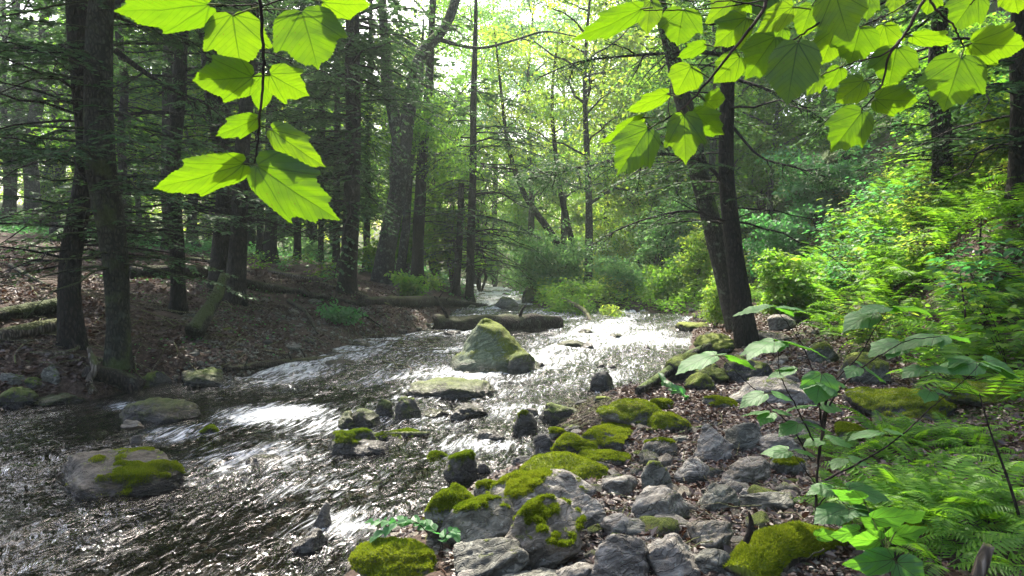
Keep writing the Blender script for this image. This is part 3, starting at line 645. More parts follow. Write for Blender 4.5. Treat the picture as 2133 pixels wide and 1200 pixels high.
sticks(330, 1, in_px(0, 500, 900, 770), (.3, 1.6), (.006, .018), 'dead twigs strewn over the left bank')
sticks(60, 2, in_px(1240, 880, 1700, 1180), (.1, .5), (.002, .006), 'thin dead twigs strewn over the near path')
sticks(150, 3, in_px(1180, 840, 1270, 900), (.15, .6), (.003, .008), 'tangle of dark twigs caught between the mossy shore rocks')
# ------------------------------------------------------------------ trees
def trunk_mesh(C, R, sides, seed, knots=.12, flare=1.):
    """C (k,3) centre line with the base at the local origin, R (k,) radii."""
    k = len(C); V, Fq = tubes(C[None], R[None], sides)
    n = fbm(V * np.array([3, 3, .7]) / max(R[0], .1) * .3 + seed, seed, 3); n2 = fbm(V * np.array([9, 9, 2.]) + seed, seed + 4, 3)
    ctr = np.repeat(C, sides, 0); d = V - ctr; z = V[:, 2]
    th = np.arctan2(d[:, 1], d[:, 0]); f = flare * np.exp(-np.maximum(z, 0) / (R[0] * 1.6))
    s = 1 + knots * n + .06 * n2 + f * (.55 + .45 * np.cos(th * 4 + seed) + .25 * np.cos(th * 7 + 2 * seed))
    return ctr + d * s[:, None], Fq
def hemlock_limbs(C, g, zr, Lf, deadz, nb, sub, leafs, elev=(-.15, .35), droop=.28, trad=.012, skip=None, deadtwig=1.):
    """limbs along the centre line; below deadz bare and brittle, above with flat sprays"""
    zc = C[:, 2]; limb, lr, tw, tr_, LP, LD, LN, LS = [], [], [], [], [], [], [], []
    for i in range(nb):
        z = zr[0] + (zr[1] - zr[0]) * ((i + g.random()) / nb) ** 1.7
        p0 = np.array([np.interp(z, zc, C[:, 0]), np.interp(z, zc, C[:, 1]), z]); az = g.uniform(0, 2 * np.pi)
        if skip is not None and skip(p0, az): continue
        L = Lf(z) * g.uniform(.55, 1.1); e = g.uniform(*elev); dead = z < deadz and g.random() < .62
        h = np.array([math.cos(az), math.sin(az), 0.]); k = 8; t = np.linspace(0, 1, k)[:, None]
        side = np.array([-h[1], h[0], 0]); bend = g.normal() * .12
        P = p0 + L * (t * (h * math.cos(e) + np.array([0, 0, math.sin(e)])) - droop * L * .35 * t ** 2 * np.array([0, 0, 1]) + side * bend * t ** 2)
        P[1:] += g.normal(size=(k - 1, 3)) * L * .012
        limb.append(P); lr.append(trad * L ** .7 * np.linspace(1, .18, k))
        n = int(L / sub * (.55 if dead else 1)); 
        for j in range(n):
            u = (j + g.random()) / n * .88 + .1
            if dead and g.random() > .8 * deadtwig: continue
            q = P[0] * 0 + np.array([np.interp(u * (k - 1), np.arange(k), P[:, c]) for c in range(3)])
            sgn = 1 if j % 2 else -1; fw = unit(P[min(int(u * (k - 1)) + 1, k - 1)] - P[int(u * (k - 1))])
            d = unit(fw * .75 + side * sgn * (1 if not dead else g.uniform(.3, 1)) + np.array([0, 0, g.normal() * (.08 if not dead else .3)]))
            l = L * .34 * (1.12 - u) * g.uniform(.6, 1.15) + .08
            tt = np.linspace(0, 1, 4)[:, None]; Q = q + l * (tt * d - np.array([0, 0, .22 if not dead else .12]) * tt ** 2 * l * 1.6)
            if dead: Q[1:] += g.normal(size=(3, 3)) * l * .05
            tw.append(Q); tr_.append(max(.0018, trad * .28) * np.linspace(1, .3, 4))
            if not dead:
                m = max(int(l / leafs * 2.2), 3); v = g.random(m) * .95 + .05
                pp = q + l * (v[:, None] * d - np.array([0, 0, .22]) * (v ** 2)[:, None] * l * 1.6)
                sd = unit(np.cross(d, np.array([0, 0, 1.]))); ss = np.where(g.random(m) < .5, -1, 1)[:, None]
                LP.append(pp); LD.append(d * .8 + ss * sd * .9 + g.normal(size=(m, 3)) * .15 + np.array([0, 0, -.15]))
                LN.append(np.array([0, 0, 1.]) + g.normal(size=(m, 3)) * .25); LS.append(leafs * g.uniform(1.4, 2.6, m) * (1.15 - .5 * v) * (1.7 if z > 8.5 else 1))
    return limb, lr, tw, tr_, LP, LD, LN, LS
SPR = (np.array([(0, 0, 0), (.24, .3, 0), (.17, .8, 0), (0, 1, 0), (-.17, .8, 0), (-.24, .3, 0)]), np.array([(0, 1, 2, 3), (0, 3, 4, 5)]))
def add_limbs(root, res, woodmat, needlemat, g, tpl=NDL, tm=None):
    limb, lr, tw, tr_, LP, LD, LN, LS = res
    if limb:
        V, Fq = tubes(np.array(limb), np.array(lr), 6); tm.add(V, Fq)
    if tw:
        V, Fq = tubes(np.array(tw), np.array(tr_), 3); tm.add(V, Fq)
    obj('trunk', tm.mesh('trunk', woodmat), root)
    if LP:
        P, D, Nn, s = map(np.concatenate, (LP, LD, LN, LS)); V, Fq = leaves(P, D, Nn, s, tpl)
        obj('crown', npmesh('crown', V, Fq, needlemat, False, {'rnd': lattr(g, len(P), len(tpl[0]))}), root)
def traced_trunk(pts, Hh, seed, r_top=.35):
    """pts: (px, py, width px) from the base up; continues above the last point to height Hh."""
    b = gnd(pts[0][0], pts[0][1]); Y0 = b[1]; b = np.array([b[0], Y0, h1(b[0], Y0) - .05])
    A = [[0, 0, 0, pts[0][2] / 2 / F * Y0]]
    for px, py, w in pts[1:]:
        p = at(px, py, Y0) - b; A.append([p[0], p[1], p[2], w / 2 / F * Y0])
    A = np.array(A); top = A[-1]; dz = (A[-1] - A[max(-2, -len(A))]); dz = dz / max(dz[2], .01)
    if Hh > top[2] + .5: A = np.vstack([A, [top[0] + dz[0] * .4 * (Hh - top[2]), 0, (Hh + top[2]) / 2, top[3] * .7], [top[0] + dz[0] * .5 * (Hh - top[2]), 0, Hh, top[3] * .15]])
    C = spline(A, 60); g = np.random.default_rng(seed); wob = fbm(np.stack([C[:, 2] * .35, C[:, 2] * 0 + seed, C[:, 2] * 0], -1), seed, 2)
    C[:, 1] += wob * .15 * np.minimum(C[:, 2], 3); C[:, 3] = np.maximum(C[:, 3], .01)
    return b, C
def hemlock(pts, Hh, seed, label, bark='bark', live=5., dead0=1.5, L=2.6, nb=60, leafs=.05, sub=.15, group=None, needle='hem', top=None, skip=None, cat='tree', flare=.6, deadtwig=1., tpl=NDL):
    b, C = traced_trunk(pts, Hh, seed); g = np.random.default_rng(seed)
    root = bpy.data.objects.new('hemlock_tree', None); link(root); root.location = [float(c) for c in b]; props(root, label, cat, group)
    V, Fq = trunk_mesh(C[:, :3], C[:, 3], 18, seed, flare=flare); tm = MB(); tm.add(V, Fq)
    zt = top or Hh; Lf = lambda z: 1.2 * L * (1 - .75 * max(z - Hh * .35, 0) / (Hh * .65)) * (.75 if z < live else 1)
    add_limbs(root, hemlock_limbs(C[:, :3], g, (dead0, zt), Lf, live, int(nb * 1.7), sub, leafs, trad=.013, skip=skip, deadtwig=deadtwig), M[bark], M[needle], g, tpl, tm)
    return root
OPEN = lambda p, az: p[2] > 7 and math.cos(az) > -.3
HL = [
 # pts, height, seed, label, kwargs
 ([(152, 722, 50), (142, 560, 42), (150, 400, 40), (160, 200, 40), (172, 0, 38)], 17, 1, 'straight dark trunk beside the two stacked logs on the left bank', dict(live=4.2, dead0=1.3, L=2.7, nb=70, leafs=.045)),
 ([(246, 762, 52), (243, 640, 47), (240, 500, 54), (222, 330, 58), (212, 150, 52), (218, 0, 48)], 18, 2, 'thick dark tree with grey-green lower bark at the left waterline', dict(bark='barkm', live=2.6, dead0=1.5, L=2.2, nb=80, leafs=.045, flare=.35)),
 ([(372, 652, 30), (370, 400, 28), (376, 60, 26)], 17, 3, 'slim dark trunk behind the long fallen log on the left bank', dict(live=5.5, dead0=1.6, nb=55)),
 ([(352, 518, 24), (350, 300, 22), (346, 80, 20)], 18, 4, 'thin trunk just behind the slim dark one on the left rise', dict(live=7, dead0=2.5, nb=40, leafs=.09, sub=.22)),
 ([(462, 612, 46), (462, 400, 36), (440, 180, 34), (428, 0, 32)], 18, 5, 'dark trunk leaning left, crossing its neighbour at the base', dict(skip=OPEN, live=6, dead0=1.8, nb=60)),
 ([(488, 632, 38), (500, 380, 32), (512, 160, 28), (520, 0, 26)], 18, 6, 'dark trunk leaning right out of the crossed pair', dict(skip=OPEN, live=5.5, dead0=1.8, nb=60)),
 ([(563, 548, 27), (566, 300, 24), (568, 60, 22)], 20, 7, 'straight dark trunk on the rise right of the crossed pair', dict(live=6.5, dead0=2.5, nb=55, leafs=.09, sub=.2, L=3)),
 ([(541, 532, 15), (542, 380, 13), (540, 200, 11)], 16, 8, 'thin pole trunk left of the straight dark trunk on the rise', dict(live=8, dead0=3, nb=30, leafs=.1, sub=.25)),
 ([(620, 538, 15), (622, 420, 14), (626, 200, 12)], 18, 9, 'thin brown trunk on the rise below the hanging leaves', dict(live=7, dead0=3, nb=30, leafs=.1, sub=.25)),
 ([(722, 612, 34), (738, 400, 32), (735, 150, 30), (732, 0, 27)], 20, 10, 'tall dark trunk draped in needles right of the hanging leaves', dict(live=2.6, dead0=1.8, nb=95, leafs=.075, L=3.4, sub=.16, top=11, skip=lambda p, az: math.cos(az) > .25 and not 5.2 < p[2] < 8)),
 ([(868, 590, 26), (878, 380, 23), (890, 200, 18), (898, 60, 14)], 15, 11, 'slender dark tree in front of bright foliage left of the channel', dict(live=8, dead0=2.5, nb=30, leafs=.09, sub=.24, L=2.4, top=11)),
 ([(950, 614, 15), (957, 480, 14), (960, 380, 12)], 5.2, 12, 'short broken-topped thin trunk close left of the many-branched tree', dict(live=9, dead0=2, nb=16, sub=.3)),
 ([(977, 627, 17), (984, 400, 16), (987, 200, 13), (990, 60, 9)], 14.5, 13, 'thin straight tree with many level bare branches beside the channel', dict(live=5.5, dead0=1.4, nb=46, leafs=.085, sub=.22, L=3.8, top=9)),
 ([(1557, 718, 46), (1538, 560, 38), (1524, 400, 34), (1522, 200, 29), (1517, 0, 25)], 14, 14, 'dark slender tree standing on mossy rocks at the right bank', dict(live=5.5, dead0=2.2, nb=24, leafs=.05, L=2.4, flare=.2, top=10)),
 ([(1540, 690, 46), (1500, 540, 40), (1475, 440, 38), (1432, 260, 36), (1385, 80, 30)], 15, 15, 'tree leaning left behind the dark one on the right bank', dict(bark='barkg', live=5, dead0=3.5, nb=16, leafs=.06, L=2.6, sub=.17, flare=.2, top=11)),
 ([(1965, 420, 40), (1968, 250, 38), (1960, 60, 34)], 17, 16, 'thick trunk on the fern slope behind the upper right leaves', dict(live=2, dead0=1, nb=42, leafs=.08, L=3.2, sub=.2)),
 ([(2128, 430, 48), (2122, 250, 46), (2112, 50, 42)], 16, 17, 'dark trunk at the right edge of the slope', dict(live=1.5, dead0=.8, nb=46, leafs=.06, L=2.8)),
 ([(700, 560, 16), (702, 420, 15), (700, 250, 13)], 17, 18, 'grey trunk in shade left of the tall needle-draped trunk', dict(live=5, dead0=2.5, nb=50, leafs=.1, sub=.24, L=3.2)),
 ([(668, 545, 12), (670, 420, 11), (672, 250, 10)], 14, 19, 'thinnest pole between the hanging leaves and the draped trunk', dict(live=5, dead0=2.5, nb=30, leafs=.1, sub=.28)),
 ([(762, 560, 14), (764, 460, 13), (770, 250, 12)], 15, 20, 'thin dim trunk right of the tall needle-draped trunk', dict(live=4, dead0=2.5, nb=50, leafs=.1, sub=.24, L=3.2)),
 ([(253, 520, 18), (252, 250, 16), (248, 40, 14)], 17, 21, 'thin trunk far behind the grey-green barked tree', dict(live=6, dead0=2.5, nb=40, leafs=.1, sub=.25)),
 ([(296, 482, 20), (304, 380, 18), (318, 230, 16)], 16, 22, 'hazy trunk leaning right, seen between the left trunks', dict(bark='barkg', live=7, dead0=4, nb=30, leafs=.11, sub=.28)),
 ([(400, 500, 15), (398, 300, 14), (394, 100, 12)], 17, 23, 'thin trunk with reddish base between slim trunk and crossed pair', dict(live=7, dead0=3, nb=34, leafs=.11, sub=.28)),
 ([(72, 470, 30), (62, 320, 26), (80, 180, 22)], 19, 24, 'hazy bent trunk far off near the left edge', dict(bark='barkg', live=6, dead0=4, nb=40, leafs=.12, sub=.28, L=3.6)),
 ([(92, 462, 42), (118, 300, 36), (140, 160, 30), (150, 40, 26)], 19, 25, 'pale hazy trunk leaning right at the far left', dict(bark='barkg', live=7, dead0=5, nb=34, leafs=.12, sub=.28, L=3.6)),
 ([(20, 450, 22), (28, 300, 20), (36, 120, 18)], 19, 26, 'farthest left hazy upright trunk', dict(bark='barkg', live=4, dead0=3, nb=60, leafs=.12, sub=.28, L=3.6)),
 ([(472, 560, 16), (474, 350, 14), (476, 120, 12)], 17, 27, 'thin upright trunk seen just behind the crossed pair', dict(live=7, dead0=3, nb=34, leafs=.1, sub=.26)),
]
for pts, Hh, seed, label, kw in HL: hemlock(pts, Hh, seed, label, **kw)
# the forked tree and its neighbour, both deciduous
def limb_tube(mb, P, r0, r1, sides=8, k=14):
    A = spline(np.asarray(P, float), k); V, Fq = tubes(A[None], np.linspace(r0, r1, k)[None], sides); mb.add(V, Fq)
def pix(pts, b, Y): return [at(px, py, Y) - b for px, py in pts]
def leafcloud(ctrs, rad, n, g, size, flat=.45, tpl=DIA, tilt=.5, edge=False):
    ctrs = np.asarray(ctrs); i = g.integers(0, len(ctrs), n); u = unit(g.normal(size=(n, 3))) * (g.random((n, 1)) ** (.4))
    P = ctrs[i] + u * np.array([1, 1, flat]) * (rad if np.isscalar(rad) else np.asarray(rad)[i][:, None])
    P[:, 2] -= .25 * (u[:, 0] ** 2 + u[:, 1] ** 2) * (rad if np.isscalar(rad) else np.asarray(rad)[i])
    Nn = unit(np.array([0, -.25, 1.]) + g.normal(size=(n, 3)) * tilt); D = unit(u * np.array([1, 1, .1]) + g.normal(size=(n, 3)) * .5 + np.array([0, 0, -.25]))
    return leaves(P, D, Nn, g.uniform(.65, 1.25, n) * size, tpl), P
def decid(root, C, g, z0, spread, nl, n, size, lm, wood, rad=.8, tpl=DIA, up=(.2, .9), flat=.45, tilt=.5, trad=.02, tm=None):
    """limbs with sub-limbs off the centre line C and a broken crown of leaf layers"""
    ctr, limb, lr = [], [], []; zc = C[:, 2]; ztop = zc[-1]
    for i in range(nl):
        z = z0 + (ztop * .98 - z0) * ((i + g.random()) / nl); az = i * 2.4 + g.normal() * .5
        p0 = np.array([np.interp(z, zc, C[:, 0]), np.interp(z, zc, C[:, 1]), z]); L = spread * (1 - .6 * ((z - z0) / (ztop - z0)) ** 1.5) * g.uniform(.6, 1.15)
        e = g.uniform(*up); k = 7; t = np.linspace(0, 1, k)[:, None]; h = np.array([math.cos(az), math.sin(az), 0]); sd = np.array([-h[1], h[0], 0])
        P = p0 + L * (t * (h * math.cos(e) + np.array([0, 0, math.sin(e)])) + t ** 2 * (sd * g.normal() * .15 - np.array([0, 0, .1]))); P[1:] += g.normal(size=(k - 1, 3)) * L * .02
        limb.append(P); lr.append(trad * L ** .8 * np.linspace(1, .15, k))
        for j in range(5):
            u = g.uniform(.3, 1); q = P[min(int(u * (k - 1)), k - 1)]; l = L * g.uniform(.2, .5); d = unit(h * .6 + sd * g.choice([-1, 1]) * g.uniform(.3, 1) + np.array([0, 0, g.uniform(-.2, .6)]))
            Q = q + np.linspace(0, 1, k)[:, None] * d * l + np.vstack([np.zeros(3), g.normal(size=(k - 1, 3)) * l * .03]); limb.append(Q); lr.append(trad * .3 * L ** .8 * np.linspace(1, .2, k))
            ctr += [Q[-1], Q[k // 2] if g.random() < .5 else Q[-1] + g.normal(size=3) * .3]
    V, Fq = tubes(np.array(limb), np.array(lr), 5); tm = tm or MB(); tm.add(V, Fq); obj('trunk', tm.mesh('trunk', wood), root)
    rr = rad * g.uniform(.5, 1.2, len(ctr))
    (V, Fq), P = leafcloud(ctr, rr, n, g, size, flat, tpl, tilt)
    k = len(tpl[0]); bl = .5 + .5 * fbm(P * .7, 3, 2) + g.normal(size=len(P)) * .2
    obj('crown', npmesh('crown', V, Fq, lm, False, {'rnd': np.repeat(np.clip(bl, 0, 1), k)}), root)
def treeroot(name, b, label, group=None, cat='tree'):
    r = bpy.data.objects.new(name, None); link(r); r.location = [float(c) for c in b]; return props(r, label, cat, group)
def forked(ptsA, forks, seed, label, bark, crown=None):
    b = gnd(*ptsA[0][:2]); Y = b[1]; b[2] = h1(b[0], Y) - .05; root = treeroot('forked_tree', b, label)
    A = np.array([[*(at(x, y, Y) - b), w / 2 / F * Y] for x, y, w in ptsA]); A[0, :3] = 0; C = spline(A, 40)
    V, Fq = trunk_mesh(C[:, :3], C[:, 3], 18, seed, flare=.4); mb = MB(); mb.add(V, Fq)
    for k, f in enumerate(forks):
        B = np.array([[*(at(x, y, Y) - b), w / 2 / F * Y] for x, y, w in f]); Cc = spline(B, 30)
        V, Fq = trunk_mesh(Cc[:, :3] , Cc[:, 3], 12, seed + k, flare=0); mb.add(V, Fq)
    return root, C, b, Y, mb
g = np.random.default_rng(60)
root, C, b, Yt, tm = forked([(795, 588, 40), (808, 500, 38), (828, 400, 36), (836, 310, 42), (842, 270, 34)],
    [[(838, 320, 34), (820, 240, 26), (806, 170, 24), (802, 90, 20), (790, -60, 16), (760, -240, 8)], [(840, 310, 34), (858, 200, 28), (880, 110, 24), (925, 60, 20), (955, -20, 18), (990, -200, 8)],
     [(878, 112, 14), (850, 88, 10), (800, 60, 8), (740, 40, 4)], [(905, 80, 10), (1000, 100, 6), (1070, 84, 5), (1135, 66, 4), (1200, 76, 2)]], 61,
    'large grey forked tree leaning right behind the left bank', 'barkg')
Ct = np.array([at(x, y, Yt) - b for x, y in ((800, -60), (830, -140), (880, -200), (960, -180))]); Ct = spline(np.c_[Ct, Ct[:, 0] * 0], 20)
zz = np.argsort(Ct[:, 2]); decid(root, Ct[zz], g, Ct[:, 2].min() - 1, 4., 12, 4000, .13, M['maple'], M['barkg'], rad=1.1, tm=tm)
root, C, b, Yt, tm = forked([(830, 586, 20), (845, 480, 18), (850, 400, 16), (856, 300, 16)], [[(852, 360, 12), (872, 240, 10), (880, 100, 7), (882, 40, 4)]], 62, 'straight grey trunk close behind the forked tree', 'barkg')
decid(root, C[:, :3] * np.array([1, 1, 1.3]), g, 4, 2.6, 10, 7000, .12, M['maple'], M['barkg'], rad=.9, tm=tm)
def leaner(pts, seed, label, bark, lm, n, rad, spread, z0, name='leaning_tree'):
    root, C, b, Yt, tm = forked(pts, [], seed, label, bark); g = np.random.default_rng(seed)
    decid(root, C[:, :3], g, z0, spread, 12, n, .13, lm, M[bark], rad=rad, trad=.016, tm=tm); return root
leaner([(1216, 606, 20), (1150, 490, 15), (1090, 400, 12), (1062, 320, 9), (1045, 200, 6), (1030, 60, 4)], 63, 'thin tree leaning far left from the leafy debris bank', 'bark', M['pale'], 5000, .9, 2.4, 6)
leaner([(1206, 604, 17), (1190, 500, 14), (1172, 420, 12), (1155, 300, 9), (1150, 200, 7), (1165, 60, 4)], 64, 'thin crooked upright tree rooted beside the far-leaning one', 'bark', M['pale'], 5000, .9, 2.6, 6)
# ---- bright saplings and bushes behind, each traced to its patch of foliage
def bush(px, py, hpx, wpx, seed, label, lm='maple', n=5000, size=.10, Y=None, name='leafy_shrub', cat='shrub', stems=6, tpl=DIA, group=None, flat=.5, rad=.24, tilt=.5):
    b = gnd(px, py) if Y is None else at(px, py, Y); Y = b[1]; b[2] = h1(b[0], Y) - .03; g = np.random.default_rng(seed)
    Hh = hpx / F * Y; Wd = wpx / F * Y / 2; root = treeroot(name, b, label, group, cat); st, sr, ctr = [], [], []
    for i in range(stems):
        az = g.uniform(0, 6.28); o = np.array([math.cos(az), math.sin(az), 0]) * Wd * g.uniform(.15, .9); t = np.linspace(0, 1, 9)[:, None]
        P = np.concatenate([t * o * (.3 + .7 * t), t * Hh * g.uniform(.7, 1)], 1)[:, [0, 1, 3]] if False else t * (o * (.3 + .7 * t)) + np.array([0, 0, 1.]) * t * Hh * g.uniform(.6, 1); P[1:] += g.normal(size=(8, 3)) * .02 * Hh
        st.append(P); sr.append(.012 * Hh ** .7 * np.linspace(1, .2, 9)); 
        for k in range(2, 9):
            for _ in range(2):
                d = unit(np.array([g.normal(), g.normal(), .15])) * Wd * g.uniform(.15, .55) * (1.2 - k / 10); ctr.append(P[k] + d)
                st.append(P[k] + np.linspace(0, 1, 9)[:, None] * d); sr.append(.004 * Hh ** .7 * np.linspace(1, .3, 9))
    V, Fq = tubes(np.array(st), np.array(sr), 4); obj('stem', npmesh('stem', V, Fq, M['stem'], True), root)
    (V, Fq), P = leafcloud(ctr, Wd * rad * 1.6, n, g, size, flat, tpl, tilt)
    bl = .5 + .5 * fbm(P * 1.5 + seed, 3, 2) + g.normal(size=len(P)) * .22
    obj('foliage', npmesh('foliage', V, Fq, M[lm], False, {'rnd': np.repeat(np.clip(bl, 0, 1), len(tpl[0]))}), root); return root
BU = [
 (940, 500, 300, 150, 31, 'glowing yellow-green maple foliage right of the slender dark tree', 'maple', 8000, .15, 33),
 (845, 420, 200, 120, 32, 'glowing yellow-green foliage inside the fork of the big tree', 'maple', 6000, .15, 34),
 (1300, 600, 90, 170, 33, 'low pale shrub on the far right bank beyond the debris', 'misty', 6000, .10, 29),
 (1390, 610, 80, 150, 34, 'low green shrub at the far bend on the right', 'maple', 6000, .10, 28),
 (1640, 640, 140, 170, 35, 'bright shrub at the foot of the slope behind the dark right tree', 'maple', 8000, .09, 17),
 (1980, 380, 260, 260, 36, 'large bright shrub below the thick trunk on the slope', 'maple', 9000, .10, 19),
 (2100, 480, 240, 200, 37, 'leafy bush at the right edge of the slope', 'pale', 8000, .08, 14),
 (905, 560, 440, 150, 1, 'tall bright yellow-green sapling glowing behind the slender dark tree', 'maple', 9000, .14, 38),
 (830, 560, 330, 110, 2, 'bright green sapling seen through the forked tree', 'maple', 6000, .14, 40),
 (1000, 570, 360, 150, 3, 'light green sapling behind the many-branched thin tree', 'maple', 7000, .14, 44),
 (1110, 600, 150, 190, 4, 'fresh green shrub arching over the channel at the bend', 'misty', 9000, .10, 33),
 (1170, 600, 120, 180, 5, 'bright shrub at the foot of the leaning pair', 'misty', 8000, .10, 32),
 (1030, 580, 170, 150, 6, 'bluish green shrub up the channel', 'misty', 6000, .13, 50),
 (1270, 580, 190, 200, 7, 'pale green shrub right of the leaning pair', 'pale', 9000, .11, 36),
 (1370, 570, 210, 190, 8, 'pale bushy growth left of the leaning trunk on the right', 'misty', 9000, .11, 33),
 (1450, 610, 170, 150, 9, 'light green shrub on the far right bank by the leaning trunk', 'pale', 7000, .09, 27),
 (1330, 500, 260, 220, 10, 'tall pale sapling high on the far right bank', 'pale', 8000, .15, 46),
 (1440, 480, 260, 200, 11, 'tall light sapling above the bend on the right', 'maple', 8000, .15, 44),
 (1620, 520, 170, 180, 12, 'cool green leafy shrub on the slope right of the dark tree', 'cool', 9000, .11, 26),
 (1700, 470, 190, 200, 13, 'big-leaved cool green shrub midway up the slope', 'cool', 9000, .12, 28),
 (1590, 420, 260, 180, 14, 'bright sapling on the slope behind the dark tree', 'maple', 8000, .14, 38),
 (1760, 360, 260, 220, 15, 'bright leafy sapling high on the slope', 'maple', 9000, .14, 34),
 (1880, 250, 240, 200, 16, 'yellow-green sapling at the top of the slope', 'maple', 8000, .13, 30),
 (2050, 200, 240, 220, 17, 'leafy sapling at the upper right edge of the slope', 'maple', 9000, .11, 22),
 (860, 622, 60, 90, 18, 'low bright leafy plant on the left bank by the fallen trunk', 'maple', 900, .14, None),
 (720, 678, 50, 120, 19, 'low dark green fern-like plant on the left bank', 'cool', 900, .09, None),
 (905, 560, 34, 70, 20, 'small yellow-green sprig beside the thin trunks', 'maple', 350, .12, 29),
 (780, 570, 70, 100, 21, 'light green shrub at the foot of the forked tree', 'maple', 1800, .11, 31),
 (640, 560, 50, 160, 22, 'pale low greenery on the far left rise', 'misty', 2600, .12, 38),
 (1195, 645, 55, 190, 23, 'fallen leafy branch spilling over the stream edge', 'maple', 5000, .085, 26.5),
 (1275, 655, 40, 90, 24, 'yellowish tip of the fallen leafy branch', 'pale', 1500, .085, 25),
 (1490, 650, 130, 120, 25, 'airy pale shrub overhanging the right shore', 'pale', 4500, .06, 18.5),
 (120, 470, 150, 200, 26, 'hazy green shrub on the far left rise', 'maple', 5000, .15, 45),
 (260, 470, 130, 200, 27, 'dim leafy sapling between the left trunks', 'maple', 5000, .15, 46),
 (460, 480, 160, 200, 28, 'light green sapling behind the crossed pair', 'maple', 5000, .15, 46),
 (590, 500, 140, 160, 29, 'greenish haze-lit shrub behind the rise', 'misty', 5000, .15, 48),
]
for px, py, hp, wp, sd, lb, lm, n, sz, Yy in BU:
    far = (Yy or 0) > 24; bush(px, py, hp, wp, sd, lb, lm, int(n * (.62 if far else 1)), sz * (1.35 if far else 1.1), Yy, rad=.16 if far else .2, flat=.38, stems=9 if far else 6)
# ---- hazy woods behind: a few kinds, copied
def wood_tree(seed, Hh, kind):
    g = np.random.default_rng(seed); z = np.linspace(0, Hh, 30); C = np.stack([.25 * fbm(np.stack([z * .15, z * 0 + seed, z * 0], -1), 1, 2) * z ** .6, .2 * fbm(np.stack([z * .15, z * 0 + seed + 9, z * 0], -1), 2, 2) * z ** .6, z], -1)
    C[:, :2] -= C[0, :2]; root = treeroot('woodland_tree' if kind != 'h' else 'hemlock_tree', (0, 0, 0), 'x'); r0 = Hh * .012
    V, Fq = trunk_mesh(C, r0 * (1 - z / Hh * .9), 8, seed); tm = MB(); tm.add(V, Fq)
    if kind == 'h': add_limbs(root, hemlock_limbs(C, g, (2, Hh), lambda z: 3.2 * (1.05 - z / Hh), 3, 75, .32, .14), M['bark'], M['hem'], g, SPR, tm)
    else: decid(root, C, g, Hh * .22, Hh * .27, 26, 12000, .24, M['maple' if kind == 'm' else 'pale'], M['barkg'], rad=1.5, trad=.03, tm=tm)
    return root
WT = [wood_tree(201, 15, 'm'), wood_tree(202, 17, 'p'), wood_tree(203, 16, 'h'), wood_tree(204, 13, 'm'), wood_tree(205, 18, 'h')]
wl = ['broadleaf tree with light green crown in the hazy woods', 'tall broadleaf tree with pale crown in the hazy woods', 'dark hemlock in the hazy woods', 'broadleaf tree with light green crown in the hazy woods', 'dark hemlock in the hazy woods']
wg = ['light green broadleaf trees of the hazy woods', 'pale broadleaf trees of the hazy woods', 'hemlocks of the hazy woods', 'light green broadleaf trees of the hazy woods', 'hemlocks of the hazy woods']
g = np.random.default_rng(8); usedk = set(); pl = []
for y in np.arange(34, 78, 3.4):
    for x in np.arange(-46, 48, 4.6):
        xx, yy = x + g.uniform(-2, 2), y + g.uniform(-1.5, 1.5); pxx = CX + F * xx / yy
        mid = float(np.interp(yy, [30, 44, 55, 76], [-.3, -1, -3, -7]))
        if abs(xx - mid) < 3.5 and yy < 70: continue
        if abs(pxx - CX) > 1300: continue
        if 930 < pxx < 1330 and yy < 62: continue       # the open gap over the stream
        if yy < 42 and xx < 0 and pxx > 640: continue
        if g.random() < .5: continue
        pl.append((xx, yy, pxx))
for xx, yy in ((-24, 33), (-29, 38), (-34, 43), (-22, 41), (-27, 47), (-36, 50), (-19, 36), (-31, 33), (-41, 44), (-16, 45)): pl.append((xx, yy, -5))
for i, (xx, yy, pxx) in enumerate(pl):
    k = (2 if i % 2 else 4) if pxx == -5 else g.choice([2, 4, 0, 3, 1], p=[.16, .3, .24, .2, .1]) if pxx < 800 else g.choice([0, 1, 3, 2], p=[.38, .32, .27, .03])
    s = g.uniform(.8, 1.15) * (.75 if 930 < pxx < 1330 else 1); z = h1(xx, yy) - .1; r = WT[k]
    if k in usedk: dup(r, (xx, yy, z), g.uniform(0, 6.28), s, wl[k], wg[k])
    else:
        usedk.add(k); r.location = (xx, yy, z); r.scale = (s, s, s); props(r, wl[k], 'tree', wg[k])
for k in set(range(5)) - usedk:
    for ch in list(WT[k].children): bpy.data.objects.remove(ch)
    bpy.data.objects.remove(WT[k])
def gap_tree(px, Yy, Hh, seed, label, lm, n, z0=.25, spread=.3, size=.2, lean=0.):
    x = (px - CX) / F * Yy; b = (x, Yy, h1(x, Yy) - .1); g = np.random.default_rng(seed); z = np.linspace(0, Hh, 30); C = np.stack([lean * z + .3 * np.sin(z * .4 + seed) * z / Hh, .2 * np.sin(z * .3) * z / Hh, z], -1)
    root = treeroot('broadleaf_tree', b, label); V, Fq = trunk_mesh(C, .013 * Hh * (1 - z / Hh * .9), 10, seed); tm = MB(); tm.add(V, Fq)
    decid(root, C, g, Hh * z0, Hh * spread, 24, n, size, M[lm], M['barkg'], rad=1.3, trad=.022, tm=tm)
